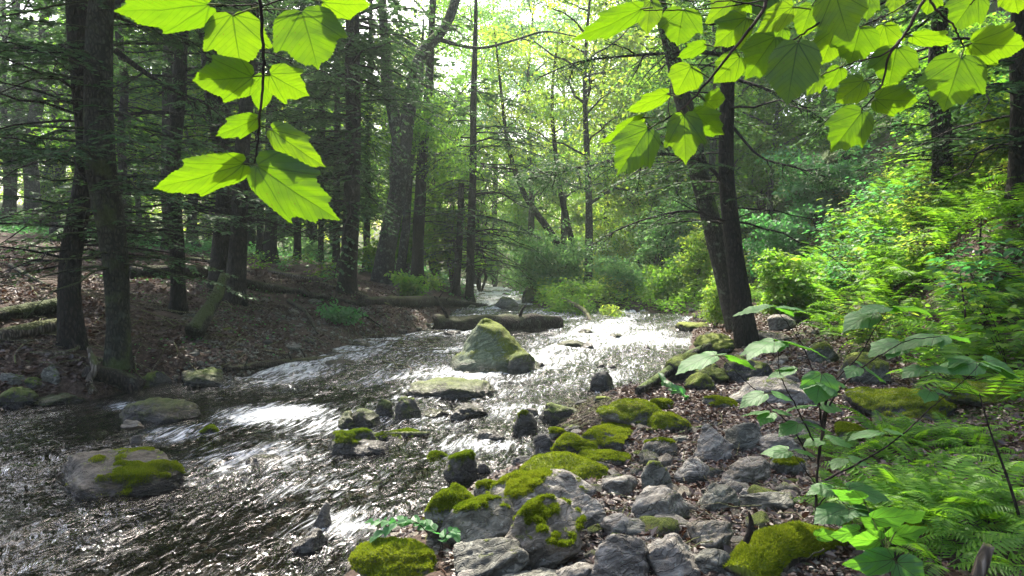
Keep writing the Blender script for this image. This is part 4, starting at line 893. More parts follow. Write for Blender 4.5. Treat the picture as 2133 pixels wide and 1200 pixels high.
for a in [(1105, 52, 21, 301, 'tall pale-leaved tree closing the view straight up the channel', 'misty', 20000), (1260, 47, 19, 302, 'pale-leaved tree with sky gaps right of the channel', 'pale', 17000), (985, 56, 23, 303, 'tall light tree behind the many-branched thin tree', 'maple', 18000),
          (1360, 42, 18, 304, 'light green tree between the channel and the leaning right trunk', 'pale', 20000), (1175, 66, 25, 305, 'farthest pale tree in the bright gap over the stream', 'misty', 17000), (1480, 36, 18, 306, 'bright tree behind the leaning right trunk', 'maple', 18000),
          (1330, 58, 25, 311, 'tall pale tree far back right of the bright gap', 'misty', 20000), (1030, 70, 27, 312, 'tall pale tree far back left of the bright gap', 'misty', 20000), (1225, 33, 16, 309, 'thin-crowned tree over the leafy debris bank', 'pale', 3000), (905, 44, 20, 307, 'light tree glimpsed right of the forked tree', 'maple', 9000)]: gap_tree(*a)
# unseen tree added right of view; its crown shades the near bank
g9 = np.random.default_rng(310); z = np.linspace(0, 9.5, 30); C = np.stack([-9.2 * (z / 9.5) ** 1.3, 3.6 * (z / 9.5), z], -1); b = (9.6, 10.3, h1(9.6, 10.3) - .1)
root = treeroot('broadleaf_tree', b, 'unseen broad tree added on the right slope to shade the near bank'); V, Fq = trunk_mesh(C, .22 * (1 - z / 14), 12, 310); tm = MB(); tm.add(V, Fq)
decid(root, C, g9, 5.2, 4.8, 30, 16000, .17, M['maple'], M['barkg'], rad=1.2, trad=.03, tm=tm, up=(-.05, .25))
# the woods beyond, one mass
n = 90000; x = g.uniform(-110, 110, n); y = g.uniform(78, 112, n); zt = 3 + 11 * (1 + .5 * fbm(np.stack([x * .08, y * .08, x * 0], -1), 4, 3)) * (1 - .45 * np.exp(-((x - 7) / 9) ** 2))
P = np.stack([x, y, h1(0, 95) * 0 + g.random(n) ** .8 * (zt + 3) + .5], -1); cl = fbm(P * .22, 9, 3); P = P[cl > -.15]; n = len(P)
V, Fq = leaves(P, g.normal(size=(n, 3)), np.array([0, -.3, 1.]) + g.normal(size=(n, 3)) * .6, g.uniform(.35, .8, n))
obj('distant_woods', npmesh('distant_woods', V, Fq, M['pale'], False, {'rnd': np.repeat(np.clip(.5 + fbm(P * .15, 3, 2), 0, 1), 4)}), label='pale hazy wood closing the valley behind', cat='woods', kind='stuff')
# ------------------------------------------------------------------ logs and dead wood
def log(pts, seed, label, matn='log', name='fallen_log', cat='log', lift=0., sides=14, knots=.18, Y=None, broken=.25, stub=0, moss=0, capm='barkl', group=None):
    """pts: (px, py of the underside, width px); each point is dropped on the ground, or Y gives depths"""
    W3 = []
    for i, p in enumerate(pts):
        q = gnd(p[0], p[1]) if Y is None else at(p[0], p[1], Y[i]); r = p[2] / 2 / F * q[1]; z = max(h1(q[0], q[1]), -.1) if Y is None else q[2]
        W3.append([q[0], q[1] + r * .5, z + r * .85 + (lift if np.isscalar(lift) else lift[i]), r])
    W3 = np.array(W3); b = W3[0, :3].copy(); W3[:, :3] -= b; k = 26; A = spline(W3, k); g = np.random.default_rng(seed)
    V, Fq = tubes(A[None, :, :3], A[None, :, 3], sides); ctr = np.repeat(A[:, :3], sides, 0); d = V - ctr; ax = unit(A[-1, :3] - A[0, :3])
    u = np.repeat(np.arange(k), sides) * .35; th = np.tile(np.arange(sides), k) * 2 * np.pi / sides; rr = A[:, 3].mean()
    n = fbm(np.stack([np.cos(th) * 1.6, np.sin(th) * 1.6, u + seed], -1), seed, 3); V = ctr + d * (1 + knots * n)[:, None]
    V[:sides] -= ax * (rr * broken * g.random((sides, 1)) * 2); V[-sides:] += ax * (rr * broken * g.random((sides, 1)) * 2)
    c0, c1 = V[:sides].mean(0) + ax * rr * .15, V[-sides:].mean(0) - ax * rr * .15; V2 = np.vstack([V, c0, c1]); n0 = len(V); i = np.arange(sides); j = (i + 1) % sides
    F3 = np.vstack([np.stack([j, i, i * 0 + n0], -1), np.stack([i + n0 - sides, j + n0 - sides, i * 0 + n0 + 1], -1)])
    o = obj(name, npmesh(name, V2, [Fq, F3], M[matn], True), None, b, label=label, cat=cat, group=group)
    for s in range(stub):
        t = g.uniform(.15, .9); kk = int(t * (k - 1)); p = A[kk, :3]; l = rr * g.uniform(1.5, 5); dd = unit(np.array([g.normal(), g.normal() * .6, abs(g.normal()) + .3]))
        Q = p + np.linspace(0, 1, 6)[:, None] * dd * l + g.normal(size=(6, 3)) * l * .03; Vq, Fqq = tubes(Q[None], (A[kk, 3] * .3 * np.linspace(1, .3, 6))[None], 6)
        obj('branch_stub', npmesh('branch_stub', Vq, Fqq, M[matn], True), o)
    if moss:
        n = moss; ii = g.integers(0, k - 1, n); u = g.random((n, 1)); th = g.integers(0, sides, n); P = V[ii * sides + th] * (1 - u) + V[(ii + 1) * sides + th] * u
        v = g.random((n, 1)); P = P * (1 - v) + (V[ii * sides + (th + 1) % sides] * (1 - u) + V[(ii + 1) * sides + (th + 1) % sides] * u) * v
        Nn = unit(P - A[ii, :3]); kp = (Nn[:, 2] + .6 * fbm(P * 5, seed, 3)) > .0; P, Nn = P[kp], Nn[kp]; n = len(P)
        Lv, Lf = leaves(P, unit(Nn + g.normal(size=(n, 3)) * .5), g.normal(size=(n, 3)), g.uniform(.008, .02, n), (np.array([(-.22, 0, 0), (.22, 0, 0), (0, 1, 0)]), np.array([(0, 1, 2)])))
        obj('moss', npmesh('moss', Lv, Lf, M['moss'], False, {'rnd': np.repeat(np.clip(.65 + .4 * fbm(P * 6, seed, 2) + g.normal(size=n) * .15, 0, 1), 3)}), o, kind='stuff')
    return o
log([(-20, 682, 30), (60, 668, 32), (122, 655, 30)], 1, 'upper of two stacked cut logs at the left edge', 'barkm', knots=.08, lift=.05, broken=.03)
log([(-20, 718, 32), (60, 702, 32), (124, 690, 30)], 2, 'lower of two stacked cut logs, barkless and pale on top', 'barkl', knots=.07, broken=.03)
log([(912, 684, 36), (1000, 688, 38), (1090, 688, 40), (1158, 684, 36)], 3, 'thick dark log lying in the stream behind the pointed boulder', 'log', knots=.55, stub=3, lift=.02)
log([(270, 580, 28), (350, 582, 32), (440, 580, 26)], 4, 'dark decayed log on the left rise behind the slim trunk', 'log', knots=.35, stub=3)
log([(500, 600, 22), (580, 612, 18), (660, 625, 14), (760, 640, 8)], 5, 'long fallen trunk with pale split wood below the tall draped trunk', 'log', knots=.3, stub=7, name='fallen_log')
log([(560, 590, 9), (620, 604, 10), (700, 612, 7)], 6, 'pale splintered pole lying on the long fallen trunk', 'barkl', knots=.2, stub=2, lift=.3, name='fallen_branch', cat='branch')
log([(470, 778, 12), (560, 766, 16), (640, 752, 20), (692, 742, 14)], 7, 'long dark branch along the left waterline', 'log', knots=.3, stub=5, name='fallen_branch', cat='branch')
log([(175, 792, 30), (230, 804, 36), (288, 818, 44)], 8, 'short dark log with cut end facing the water at left', 'log', knots=.12, broken=.03)
log([(750, 640, 20), (840, 640, 24), (930, 640, 20), (1012, 636, 8)], 9, 'fallen trunk on the left bank behind the stream log', 'log', knots=.3, stub=5, name='fallen_log')
log([(325, 565, 7), (420, 572, 8), (540, 560, 5)], 10, 'thin pole lying along the top of the left rise', 'barkl', knots=.2, stub=2, name='fallen_branch', cat='branch')
log([(1330, 832, 16), (1390, 802, 20), (1432, 782, 18), (1478, 768, 12)], 11, 'grey weathered log leaning on the mossy rocks at the right shore', 'barkg', knots=.15, lift=[.05, .1, .2, .3], stub=1)
for k, (p, lb) in enumerate([([(600, 632, 8), (640, 662, 8), (662, 700, 4)], 'dead branch running down the left bank to the waterline'), ([(630, 585, 6), (720, 610, 8), (815, 642, 5)], 'pale branch lying right of the tall draped trunk'),
    ([(20, 560, 8), (58, 582, 8), (100, 602, 5)], 'curved dead branch between the left edge and the straight dark trunk'), ([(300, 540, 8), (430, 548, 8), (528, 572, 5)], 'pale pole lying above the dark decayed log'),
    ([(120, 492, 10), (230, 500, 12), (330, 512, 8)], 'long thin log on the crest of the left rise'), ([(540, 735, 5), (590, 744, 6), (622, 750, 3)], 'white thin forked stick by the left waterline'),
    ([(680, 640, 7), (740, 655, 8), (800, 690, 4)], 'dark branch arching toward the water from the long fallen trunk')]):
    log(p, 40 + k, lb, 'barkl' if k in (1, 3, 5) else 'log', name='fallen_branch', cat='branch', knots=.25, stub=4, lift=.03)
b = gnd(745, 922); Yd = b[1]
log([(735, 912, 5), (770, 911, 9), (830, 909, 10), (893, 908, 9)], 12, 'pale driftwood stick resting across the midstream rocks', 'barkl', name='driftwood_stick', cat='stick', knots=.1, Y=[Yd + .25] * 4, stub=1)
b = gnd(190, 824); Yd = b[1]
log([(192, 826, 17), (184, 800, 14), (196, 775, 15), (190, 752, 13), (184, 730, 8)], 13, 'pale crooked branch standing up against the left bank', 'barkl', name='standing_branch', cat='branch', knots=.2, Y=[Yd, Yd + .1, Yd + .15, Yd + .2, Yd + .25])
b = gnd(410, 712); Yd = b[1]
log([(402, 708, 40), (425, 670, 32), (448, 630, 26), (466, 585, 20)], 14, 'mossy slanting dead stem propped beside the crossed pair', 'barkm', name='leaning_stump', cat='stump', knots=.2, Y=[Yd, Yd + .3, Yd + .6, Yd + .9])
log([(1415, 908, 8), (1450, 898, 9), (1482, 890, 6)], 15, 'short dark root stick above the tall pale cracked rock', 'barkg', name='root_stick', cat='stick', stub=1)
log([(62, 740, 6), (120, 742, 9), (185, 712, 5)], 16, 'bare forked branch lying below the stacked logs', 'barkl', name='fallen_branch', cat='branch', stub=2)
log([(1172, 650, 8), (1205, 655, 9), (1235, 670, 6)], 17, 'bare grey branch sticking from the fallen leafy branch into the water', 'barkl', name='fallen_branch', cat='branch', lift=[.5, .3, .0])
b = gnd(100, 500); Yd = b[1]
log([(114, 504, 26), (112, 488, 24), (108, 470, 16)], 18, 'small reddish rotten snag beside the straight dark trunk', 'log', name='snag', cat='stump', Y=[Yd] * 3, broken=.7)
# foreground mossy stump log, bottom right
log([(1560, 1275, 104), (1610, 1215, 108), (1660, 1190, 96), (1720, 1180, 78), (1790, 1182, 62)], 19, 'thick moss-covered log with a broken spike, foreground bottom right', 'logm', name='mossy_log', knots=.2, Y=[3.15, 3.3, 3.4, 3.5, 3.55], moss=42000, stub=0, broken=.12)
log([(1555, 1135, 14), (1566, 1100, 12), (1560, 1068, 4)], 20, 'short broken spike of dead wood standing on the mossy log', 'log', name='broken_spike', cat='stick', Y=[3.2, 3.2, 3.2])
log([(1900, 1135, 40), (1990, 1150, 50), (2080, 1150, 52), (2160, 1150, 52)], 21, 'moss-covered log among ferns in the bottom right corner', 'logm', name='mossy_log', Y=[3.6, 3.6, 3.6, 3.6], moss=24000)
log([(2040, 1215, 26), (2052, 1180, 27), (2062, 1150, 22)], 22, 'pale birch stub at the bottom right edge', 'barkl', name='birch_stub', cat='stump', Y=[3.0, 3.0, 3.0], knots=.05)
# long bare limbs seen against the light
def bare(pts, seed, label, r, Y, tw=10, m='twig', name='bare_branch', fol=0):
    A = np.array([[*at(x, y, Yy), 0] for (x, y), Yy in zip(pts, Y)]); b = A[0, :3].copy(); A[:, :3] -= b; C = spline(A, 24)[:, :3]; g = np.random.default_rng(seed)
    Ps, Rs = [C], [np.linspace(r, r * .2, 24)]; tot = np.linalg.norm(C[-1]); ctr = []
    for i in range(tw):
        kk = g.integers(3, 23); l = tot * g.uniform(.12, .4) * (1.2 - kk / 24); d = unit(unit(C[kk] - C[kk - 1]) + g.normal(size=3) * .55 + np.array([0, 0, -.15]))
        t = np.linspace(0, 1, 24)[:, None]; Q = C[kk] + t * d * l + np.cumsum(g.normal(size=(24, 3)), 0) * l * .006 - t ** 2 * np.array([0, 0, .12]) * l; Ps.append(Q); Rs.append(np.linspace(r * .4, r * .1, 24)); ctr.append(Q[-1]); ctr.append(Q[15])
        for _ in range(2):
            q = g.integers(6, 22); d2 = unit(d + g.normal(size=3) * .7); Ps.append(Q[q] + t * d2 * l * .4); Rs.append(np.linspace(r * .22, r * .07, 24))
    V, Fq = tubes(np.array(Ps), np.array(Rs), 5); o = obj(name, npmesh(name, V, Fq, M[m], True), None, b, label=label, cat='branch')
    if fol:
        (V, Fq), P = leafcloud(ctr, tot * .09, fol, g, .05, .25, NDL, .3); obj('foliage', npmesh('foliage', V, Fq, M['hem'], False, {'rnd': lattr(g, len(P), 4)}), o)
Y1 = gnd(1555, 715)[1]
bare([(1520, 116), (1450, 108), (1370, 112), (1290, 118), (1200, 130), (1130, 158)], 1, 'long near-level bare branch reaching left from the dark right tree', .045, [Y1, Y1 - .2, Y1 - .4, Y1 - .5, Y1 - .6, Y1 - .6], 16, fol=1500)
bare([(1518, 398), (1470, 340), (1400, 322), (1300, 330), (1210, 350), (1100, 372)], 2, 'dark branch with fine needle sprays above the channel', .04, [Y1, Y1 - .1, Y1 - .3, Y1 - .5, Y1 - .6, Y1 - .8], 22, fol=5200)
bare([(1515, 462), (1440, 440), (1360, 452), (1290, 478), (1230, 512)], 3, 'bare curved branch drooping left of the dark right tree', .03, [Y1, Y1 - .3, Y1 - .5, Y1 - .6, Y1 - .7], 14, fol=600)
bare([(1530, 165), (1580, 180), (1650, 210), (1730, 260)], 4, 'bare branch reaching right from the dark right tree', .035, [Y1, Y1 - .1, Y1 - .2, Y1 - .2], 14, fol=1200)
bare([(1522, 260), (1590, 330), (1660, 350), (1760, 380)], 5, 'lower bare branch reaching right over the fern slope', .03, [Y1, Y1 - .2, Y1 - .4, Y1 - .5], 16, fol=1600)
Y2 = gnd(245, 760)[1]
bare([(238, 105), (300, 150), (370, 192), (430, 218), (470, 250)], 6, 'dark slanting limb from the thick left tree across two trunks', .05, [Y2, Y2 + .2, Y2 + .4, Y2 + .6, Y2 + .8], 12, fol=500)
bare([(240, 240), (300, 236), (370, 236), (440, 246)], 7, 'level dead limb behind the slanting limb of the thick left tree', .03, [Y2, Y2 + .1, Y2 + .3, Y2 + .5], 10)
Y3 = gnd(150, 720)[1]
bare([(140, 270), (100, 280), (50, 305), (-20, 300)], 8, 'drooping dead limb from the straight trunk to the left edge', .03, [Y3, Y3 - .1, Y3 - .3, Y3 - .5], 16, fol=1500)
Y4 = gnd(977, 625)[1]
for i, (p, lb) in enumerate([([(985, 345), (1040, 350), (1110, 358), (1180, 372)], 'upper of three long limbs reaching right over the channel'), ([(984, 405), (1040, 402), (1090, 430), (1140, 436)], 'middle of three long limbs reaching right over the channel'),
    ([(982, 486), (1020, 478), (1060, 482), (1120, 490)], 'lowest of three long limbs reaching right over the channel')]): bare(p, 20 + i, lb, .05, [Y4] * 4, 14, fol=900)

# ------------------------------------------------------------------ ferns
def frond(g, L, n=20, arch=.5, fine=True):
    t = np.linspace(0, 1, 16); R = np.stack([t * 0, L * np.sin(t * 1.25) / math.sin(1.25) * .92, L * (.62 * t - arch * 1.1 * t ** 2)], -1)
    V, Fq = tubes(R[None], (.0022 * np.linspace(1, .3, 16))[None], 3); mb = MB(); mb.add(V, Fq, .5)
    P, D, Nn, s = [], [], [], []
    for i in range(n):
        u = .16 + .84 * i / n; c = np.array([np.interp(u, t, R[:, k]) for k in range(3)]); c2 = np.array([np.interp(min(u + .03, 1), t, R[:, k]) for k in range(3)]); fw = unit(c2 - c)
        pl = L * .26 * math.sin(min(1, (u + .1) * 1.6) * math.pi / 2) * (1 - u) ** .75 * 1.15 + .008
        for sd in (-1, 1):
            d = unit(np.array([sd, 0, -.12]) + fw * .38 + g.normal(size=3) * .05); up = unit(np.cross(np.array([1., 0, 0]), fw) * 1.)
            m = 7 if fine else 1
            if fine:
                for k in range(m):
                    v = (k + .3) / m; q = c + d * pl * v; w = pl * .30 * (1 - v * .75)
                    for s2 in (-1, 1):
                        P.append(q); D.append(unit(d * .55 + np.cross(up, d) * s2)); Nn.append(up); s.append(w)
                P.append(c + d * pl * .8); D.append(d); Nn.append(up); s.append(pl * .25)
            else: P.append(c); D.append(d); Nn.append(up); s.append(pl)
    T = (np.array([(0, 0, 0), (.30, .4, 0), (0, 1, -.05), (-.30, .4, 0)]) if fine else np.array([(0, 0, 0), (.115, .3, .02), (0, 1, -.12), (-.115, .3, .02)]), DIA[1])
    V, Fq = leaves(np.array(P), np.array(D), np.array(Nn), np.array(s), T); mb.add(V, Fq, np.repeat(np.clip(g.normal(.5, .25, len(P)), 0, 1), 4)); return mb
fg = np.random.default_rng(33)
FRM = [frond(fg, l, 17, a, False).mesh('frond', M['fern'], False) for l, a in ((.42, .45), (.5, .6), (.36, .35), (.46, .75))]
def fern(loc, s, label, group=None, n=8, tilt=0):
    r = treeroot('fern', loc, label, group, 'fern'); a0 = fg.uniform(0, 6.28)
    for k in range(n):
        o = obj('frond', FRM[fg.integers(0, 4)], r); o.rotation_euler = (fg.uniform(-.1, .5) , fg.normal() * .12, a0 + k * 6.283 / n + fg.normal() * .25); q = s * fg.uniform(.75, 1.15); o.scale = (q, q, q)
    return r
def fernmesh(seed, n=9):
    g = np.random.default_rng(seed); mb = MB()
    for k in range(n):
        f = frond(g, g.uniform(.4, .6), 15, g.uniform(.4, .75), False); V = np.concatenate(f.V); a = k * 6.283 / n + g.normal() * .3; e = g.uniform(-.05, .45)
        Rx = np.array([[1, 0, 0], [0, math.cos(e), -math.sin(e)], [0, math.sin(e), math.cos(e)]]); Rz = np.array([[math.cos(a), -math.sin(a), 0], [math.sin(a), math.cos(a), 0], [0, 0, 1]])
        mb.add(V @ Rx.T @ Rz.T, np.concatenate(f.F4), np.concatenate(f.A))
    return mb.mesh('fern', M['fern'], False)
FM = [fernmesh(k) for k in range(4)]
n = 0
while n < 42:
    px, py = fg.uniform(1730, 2150), fg.uniform(880, 1100)
    if py > 1040 and px < 1880 or py < 1150 - (px - 1500) * .75 - 60: continue
    p = gnd(px, py + 25); fern((p[0], p[1], h1(p[0], p[1]) - .02), fg.uniform(.75, 1.05), 'bright lacy fern in the dense fern bed at lower right', 'ferns of the lower right fern bed', 7); n += 1
for px, py, s, lb in [(2075, 1180, .8, 'fern hanging over the birch stub in the corner'), (2105, 770, 1.2, 'dark green fern high at the right edge above the outcrop'), (2000, 770, 1.0, 'single fern arching below the cut bank'), (1870, 1150, .9, 'fern behind the foreground broad leaves'),
                      (1735, 935, .7, 'small fern at the right of the sapling stems'), (1960, 1185, .9, 'fern between the broad leaves and the birch stub')]:
    p = gnd(px, py); fern((p[0], p[1], h1(p[0], p[1])), s, lb, None, 8)
def scat(n, meshes, name, fn, sr, label, cat, group):
    for _ in range(n):
        x, y = fn(); s = fg.uniform(*sr); o = obj(name, meshes[fg.integers(0, len(meshes))], None, (x, y, h1(x, y) - .02), fg.uniform(0, 6.28), s, label=label, cat=cat, group=group)
def slope_fn(x0, x1, y0, y1, q0=.3, q1=9):
    def fn():
        while True:
            y = fg.uniform(y0, y1); x = fg.uniform(x0, x1); q = x - np.interp(y, FY, FX)
            if q0 < q < q1 and abs(CX + F * x / y - 1700) < 560: return x, y
    return fn
scat(285, FM, 'slope_fern', slope_fn(3.5, 18, 6.5, 24), (1.2, 2.1), 'bright green fern on the steep right slope', 'fern', 'ferns of the right slope')
# leafy plants on the slope: maple-leaved seedlings
def plant(seed, Hh, nl, size, tpl, lm, stems=3):
    g = np.random.default_rng(seed); mb = MB(); root = treeroot('seedling', (0, 0, 0), 'x', None, 'plant'); P, D, Nn, s, st, sr = [], [], [], [], [], []
    for k in range(stems):
        az = g.uniform(0, 6.28); t = np.linspace(0, 1, 10)[:, None]; h = np.array([math.cos(az), math.sin(az), 0]); C = t * np.array([0, 0, 1.]) * Hh * g.uniform(.6, 1) + t ** 1.5 * h * Hh * g.uniform(.1, .7); st.append(C); sr.append(.006 * np.linspace(1, .3, 10) * Hh ** .5)
        for j in range(nl):
            u = g.uniform(.35, 1); c = C[int(u * 9)]; a = g.uniform(0, 6.28); d = np.array([math.cos(a), math.sin(a), g.uniform(-.1, .3)]); l = g.uniform(.05, .3) * Hh
            st.append(c + t * d * l); sr.append(np.full(10, .0022)); P.append(c + d * l); D.append(d + np.array([0, 0, -.35])); Nn.append(np.array([0, 0, 1.]) + g.normal(size=3) * .22); s.append(size * g.uniform(.6, 1.2))
    V, Fq = tubes(np.array(st), np.array(sr), 3); obj('stem', npmesh('stem', V, Fq, M['stem'], True), root)
    V, Fq = leaves(np.array(P), np.array(D), np.array(Nn), np.array(s), tpl); obj('foliage', npmesh('foliage', V, Fq, M[lm], False, {'rnd': lattr(g, len(P), len(tpl[0]))}), root); return root
def scat_dup(protos, n, fn, sr, label, group):
    for i in range(n):
        x, y = fn(); z = h1(x, y) - .02; s = fg.uniform(*sr); r = protos[i % len(protos)]
        if i < len(protos): r.location = (x, y, z); r.scale = (s, s, s); props(r, label, 'plant', group)
        else: dup(r, (x, y, z), fg.uniform(0, 6.28), s, label, group)
scat_dup([plant(1, 1.1, 26, .16, MPL, 'maple', 5), plant(2, 1.4, 30, .15, MPL, 'maple', 5)], 26, slope_fn(4, 17, 7.5, 24, .6, 10), (.6, 1.2), 'leafy maple seedling on the right slope', 'maple seedlings of the right slope')
scat_dup([plant(3, 1.2, 46, .11, LF6, 'cool', 6), plant(4, 1.0, 46, .10, LF6, 'pale', 6)], 60, slope_fn(4, 18, 9, 30, .2, 11), (.8, 1.5), 'small-leaved green shrublet on the right slope', 'shrublets of the right slope')
scat_dup([plant(5, .7, 20, .10, LF6, 'maple', 4), plant(6, .8, 22, .10, LF6, 'cool', 4)], 44, lambda: (lambda p: (p[0], p[1]))(gnd(fg.uniform(540, 960), fg.uniform(520, 600))), (.5, 1.2), 'low green plant on the far left bank', 'low plants of the far left bank')
scat_dup([plant(7, 1.0, 30, .12, LF6, 'pale', 5), plant(8, .9, 30, .12, LF6, 'maple', 5)], 50, lambda: (fg.uniform(1.5, 12), fg.uniform(27.8, 36)), (.6, 1.3), 'light green plant crowding the far right bank', 'plants of the far right bank')
# low ground cover that reads as one mass
def cover(n, seed, ok, xr, yr, size, hmax, lm, label, tpl=LF6):
    P, g = pts_on_ground(n, seed, xr, yr, ok, 1.); c = fbm(P * 1.1, seed, 3); P = P[c > -.2]; m = len(P); P[:, 2] += g.random(m) ** 1.5 * hmax * (.6 + fbm(P * .9, seed + 1, 2))
    V, Fq = leaves(P, g.normal(size=(m, 3)) * [1, 1, .2], np.array([0, 0, 1.]) + g.normal(size=(m, 3)) * .4, g.uniform(*size, m), tpl)
    obj('ground_cover', npmesh('ground_cover', V, Fq, M[lm], False, {'rnd': np.repeat(np.clip(.5 + .6 * fbm(P * .8, seed, 2) + g.normal(size=m) * .15, 0, 1), len(tpl[0]))}), label=label, cat='undergrowth', kind='stuff')
qf = lambda x, y: x - np.interp(y, FY, FX)
cover(46000, 1, lambda x, y: (qf(x, y) > .2) & (y > 5), (3, 24), (5, 30), (.035, .09), .5, 'maple', 'low leafy undergrowth covering the right slope')
cover(26000, 2, lambda x, y: (qf(x, y) > .5) & (y > 5), (3, 24), (5, 26), (.04, .08), .35, 'cool', 'cool green ground cover in the shade of the slope')
cover(14000, 7, lambda x, y: land(x, y), (1, 9), (24.6, 31), (.10, .2), .9, 'maple', 'rank green growth right along the far right bank', DIA)
cover(14000, 5, lambda x, y: land(x, y) & (hgt(x, y) < 4), (.8, 14), (27, 40), (.08, .16), .7, 'maple', 'fresh green ground cover on the far right bank', DIA)
cover(26000, 3, lambda x, y: land(x, y) & (y > 29) & (hgt(x, y) < 7), (-30, 14), (29, 60), (.10, .2), .6, 'cool', 'pale green ground cover under the far trees', DIA)
cover(16000, 8, lambda x, y: land(x, y), (-42, -12), (27, 46), (.10, .2), .5, 'cool', 'green plants covering the top of the left rise', DIA)
cover(9000, 6, lambda x, y: land(x, y) & (x < -3) & (fbm(np.stack([x, y, x * 0], -1) * .6, 91, 3) > .12), (-16, -1), (10, 28), (.03, .07), .16, 'cool', 'patches of small green plants on the left bank')
cover(5000, 4, lambda x, y: land(x, y) & (qf(x, y) > -1) & (x > 2), (2, 5), (3, 6.5), (.02, .045), .12, 'fern', 'tiny green leaves between the ferns')
# ------------------------------------------------------------------ broad lobed leaves close to the lens
def veinleaf():
    m, t, o, N = mat('striped_maple_leaf'); uv = N('UVMap'); sx = N('SeparateXYZ', {0: uv.outputs[0]}); x = math_(N, 'ABSOLUTE', math_(N, 'SUBTRACT', sx.outputs[0], .5)); y = sx.outputs[1]
    def dist(a):
        return math_(N, 'ABSOLUTE', math_(N, 'SUBTRACT', math_(N, 'MULTIPLY', x, math.cos(a)), math_(N, 'MULTIPLY', y, math.sin(a))))
    wd = math_(N, 'MULTIPLY', math_(N, 'SUBTRACT', 1.25, y), .013)
    def line(d, k=1.): return math_(N, 'SUBTRACT', 1., sm_(N, math_(N, 'DIVIDE', d, math_(N, 'MULTIPLY', wd, k)), .5, 1.4))
    v = math_(N, 'MAXIMUM', line(x), line(dist(math.radians(38)), .8)); v = math_(N, 'MAXIMUM', v, math_(N, 'MULTIPLY', line(dist(math.radians(72)), .7), .8))
    s = math_(N, 'FRACT', math_(N, 'MULTIPLY', math_(N, 'SUBTRACT', y, math_(N, 'MULTIPLY', x, .9)), 9.)); s = math_(N, 'ABSOLUTE', math_(N, 'SUBTRACT', s, .5))
    sv = math_(N, 'MULTIPLY', math_(N, 'SUBTRACT', 1., sm_(N, s, .02, .07)), .45)
    v = math_(N, 'MAXIMUM', v, sv); n = N('TexNoise', {'Vector': uv.outputs[0], 'Scale': 6., 'Detail': 6.}).outputs[0]
    r = N('Attribute', attribute_name='rnd').outputs['Fac']; k = math_(N, 'ADD', math_(N, 'MULTIPLY', n, .5), math_(N, 'MULTIPLY', r, .5))
    dc = mix(N, v, ramp(N, k, [(.2, (.03, .085, .008)), (.8, (.05, .12, .010))]), c4((.025, .05, .008)))
    tc = mix(N, v, ramp(N, k, [(.2, (.085, .19, .003)), (.8, (.16, .28, .004))]), c4((.055, .13, .004)))
    sp = sm_(N, N('TexNoise', {'Vector': uv.outputs[0], 'Scale': 17., 'Detail': 2.}).outputs[0], .70, .74); dc = mix(N, math_(N, 'MULTIPLY', sp, .8), dc, c4((.10, .07, .02))); tc = mix(N, math_(N, 'MULTIPLY', sp, .8), tc, c4((.07, .06, .01)))
    b = N('Bump', {'Strength': .5, 'Distance': .002, 'Height': math_(N, 'SUBTRACT', n, v)}).outputs[0]
    df = N('BsdfDiffuse', {0: dc, 'Normal': b}); tl = N('BsdfTranslucent', {0: tc, 'Normal': b}); gl = N('BsdfGlossy', {0: (1, 1, 1, 1), 'Roughness': .6, 'Normal': b})
    a = N('MixShader', {0: .55, 1: df.outputs[0], 2: tl.outputs[0]}); s2 = N('MixShader', {0: .025, 1: a.outputs[0], 2: gl.outputs[0]}); t.links.new(s2.outputs[0], o.inputs[0]); return m
M['big'] = veinleaf()
OUT = {'lobed': [(0, .03), (.10, -.05), (.26, -.04), (.41, .07), (.49, .21), (.51, .36), (.54, .50), (.575, .64), (.54, .65), (.46, .635), (.385, .67), (.335, .75), (.27, .86), (.17, .95), (.06, 1.03), (0, 1.09)],
       'broad': [(0, .02), (.12, -.05), (.28, -.02), (.42, .10), (.50, .28), (.50, .46), (.50, .62), (.42, .68), (.32, .76), (.20, .90), (.08, 1.02), (0, 1.10)],
       'oval': [(0, .0), (.16, .02), (.32, .12), (.42, .30), (.43, .48), (.36, .68), (.24, .85), (.10, .98), (0, 1.06)]}
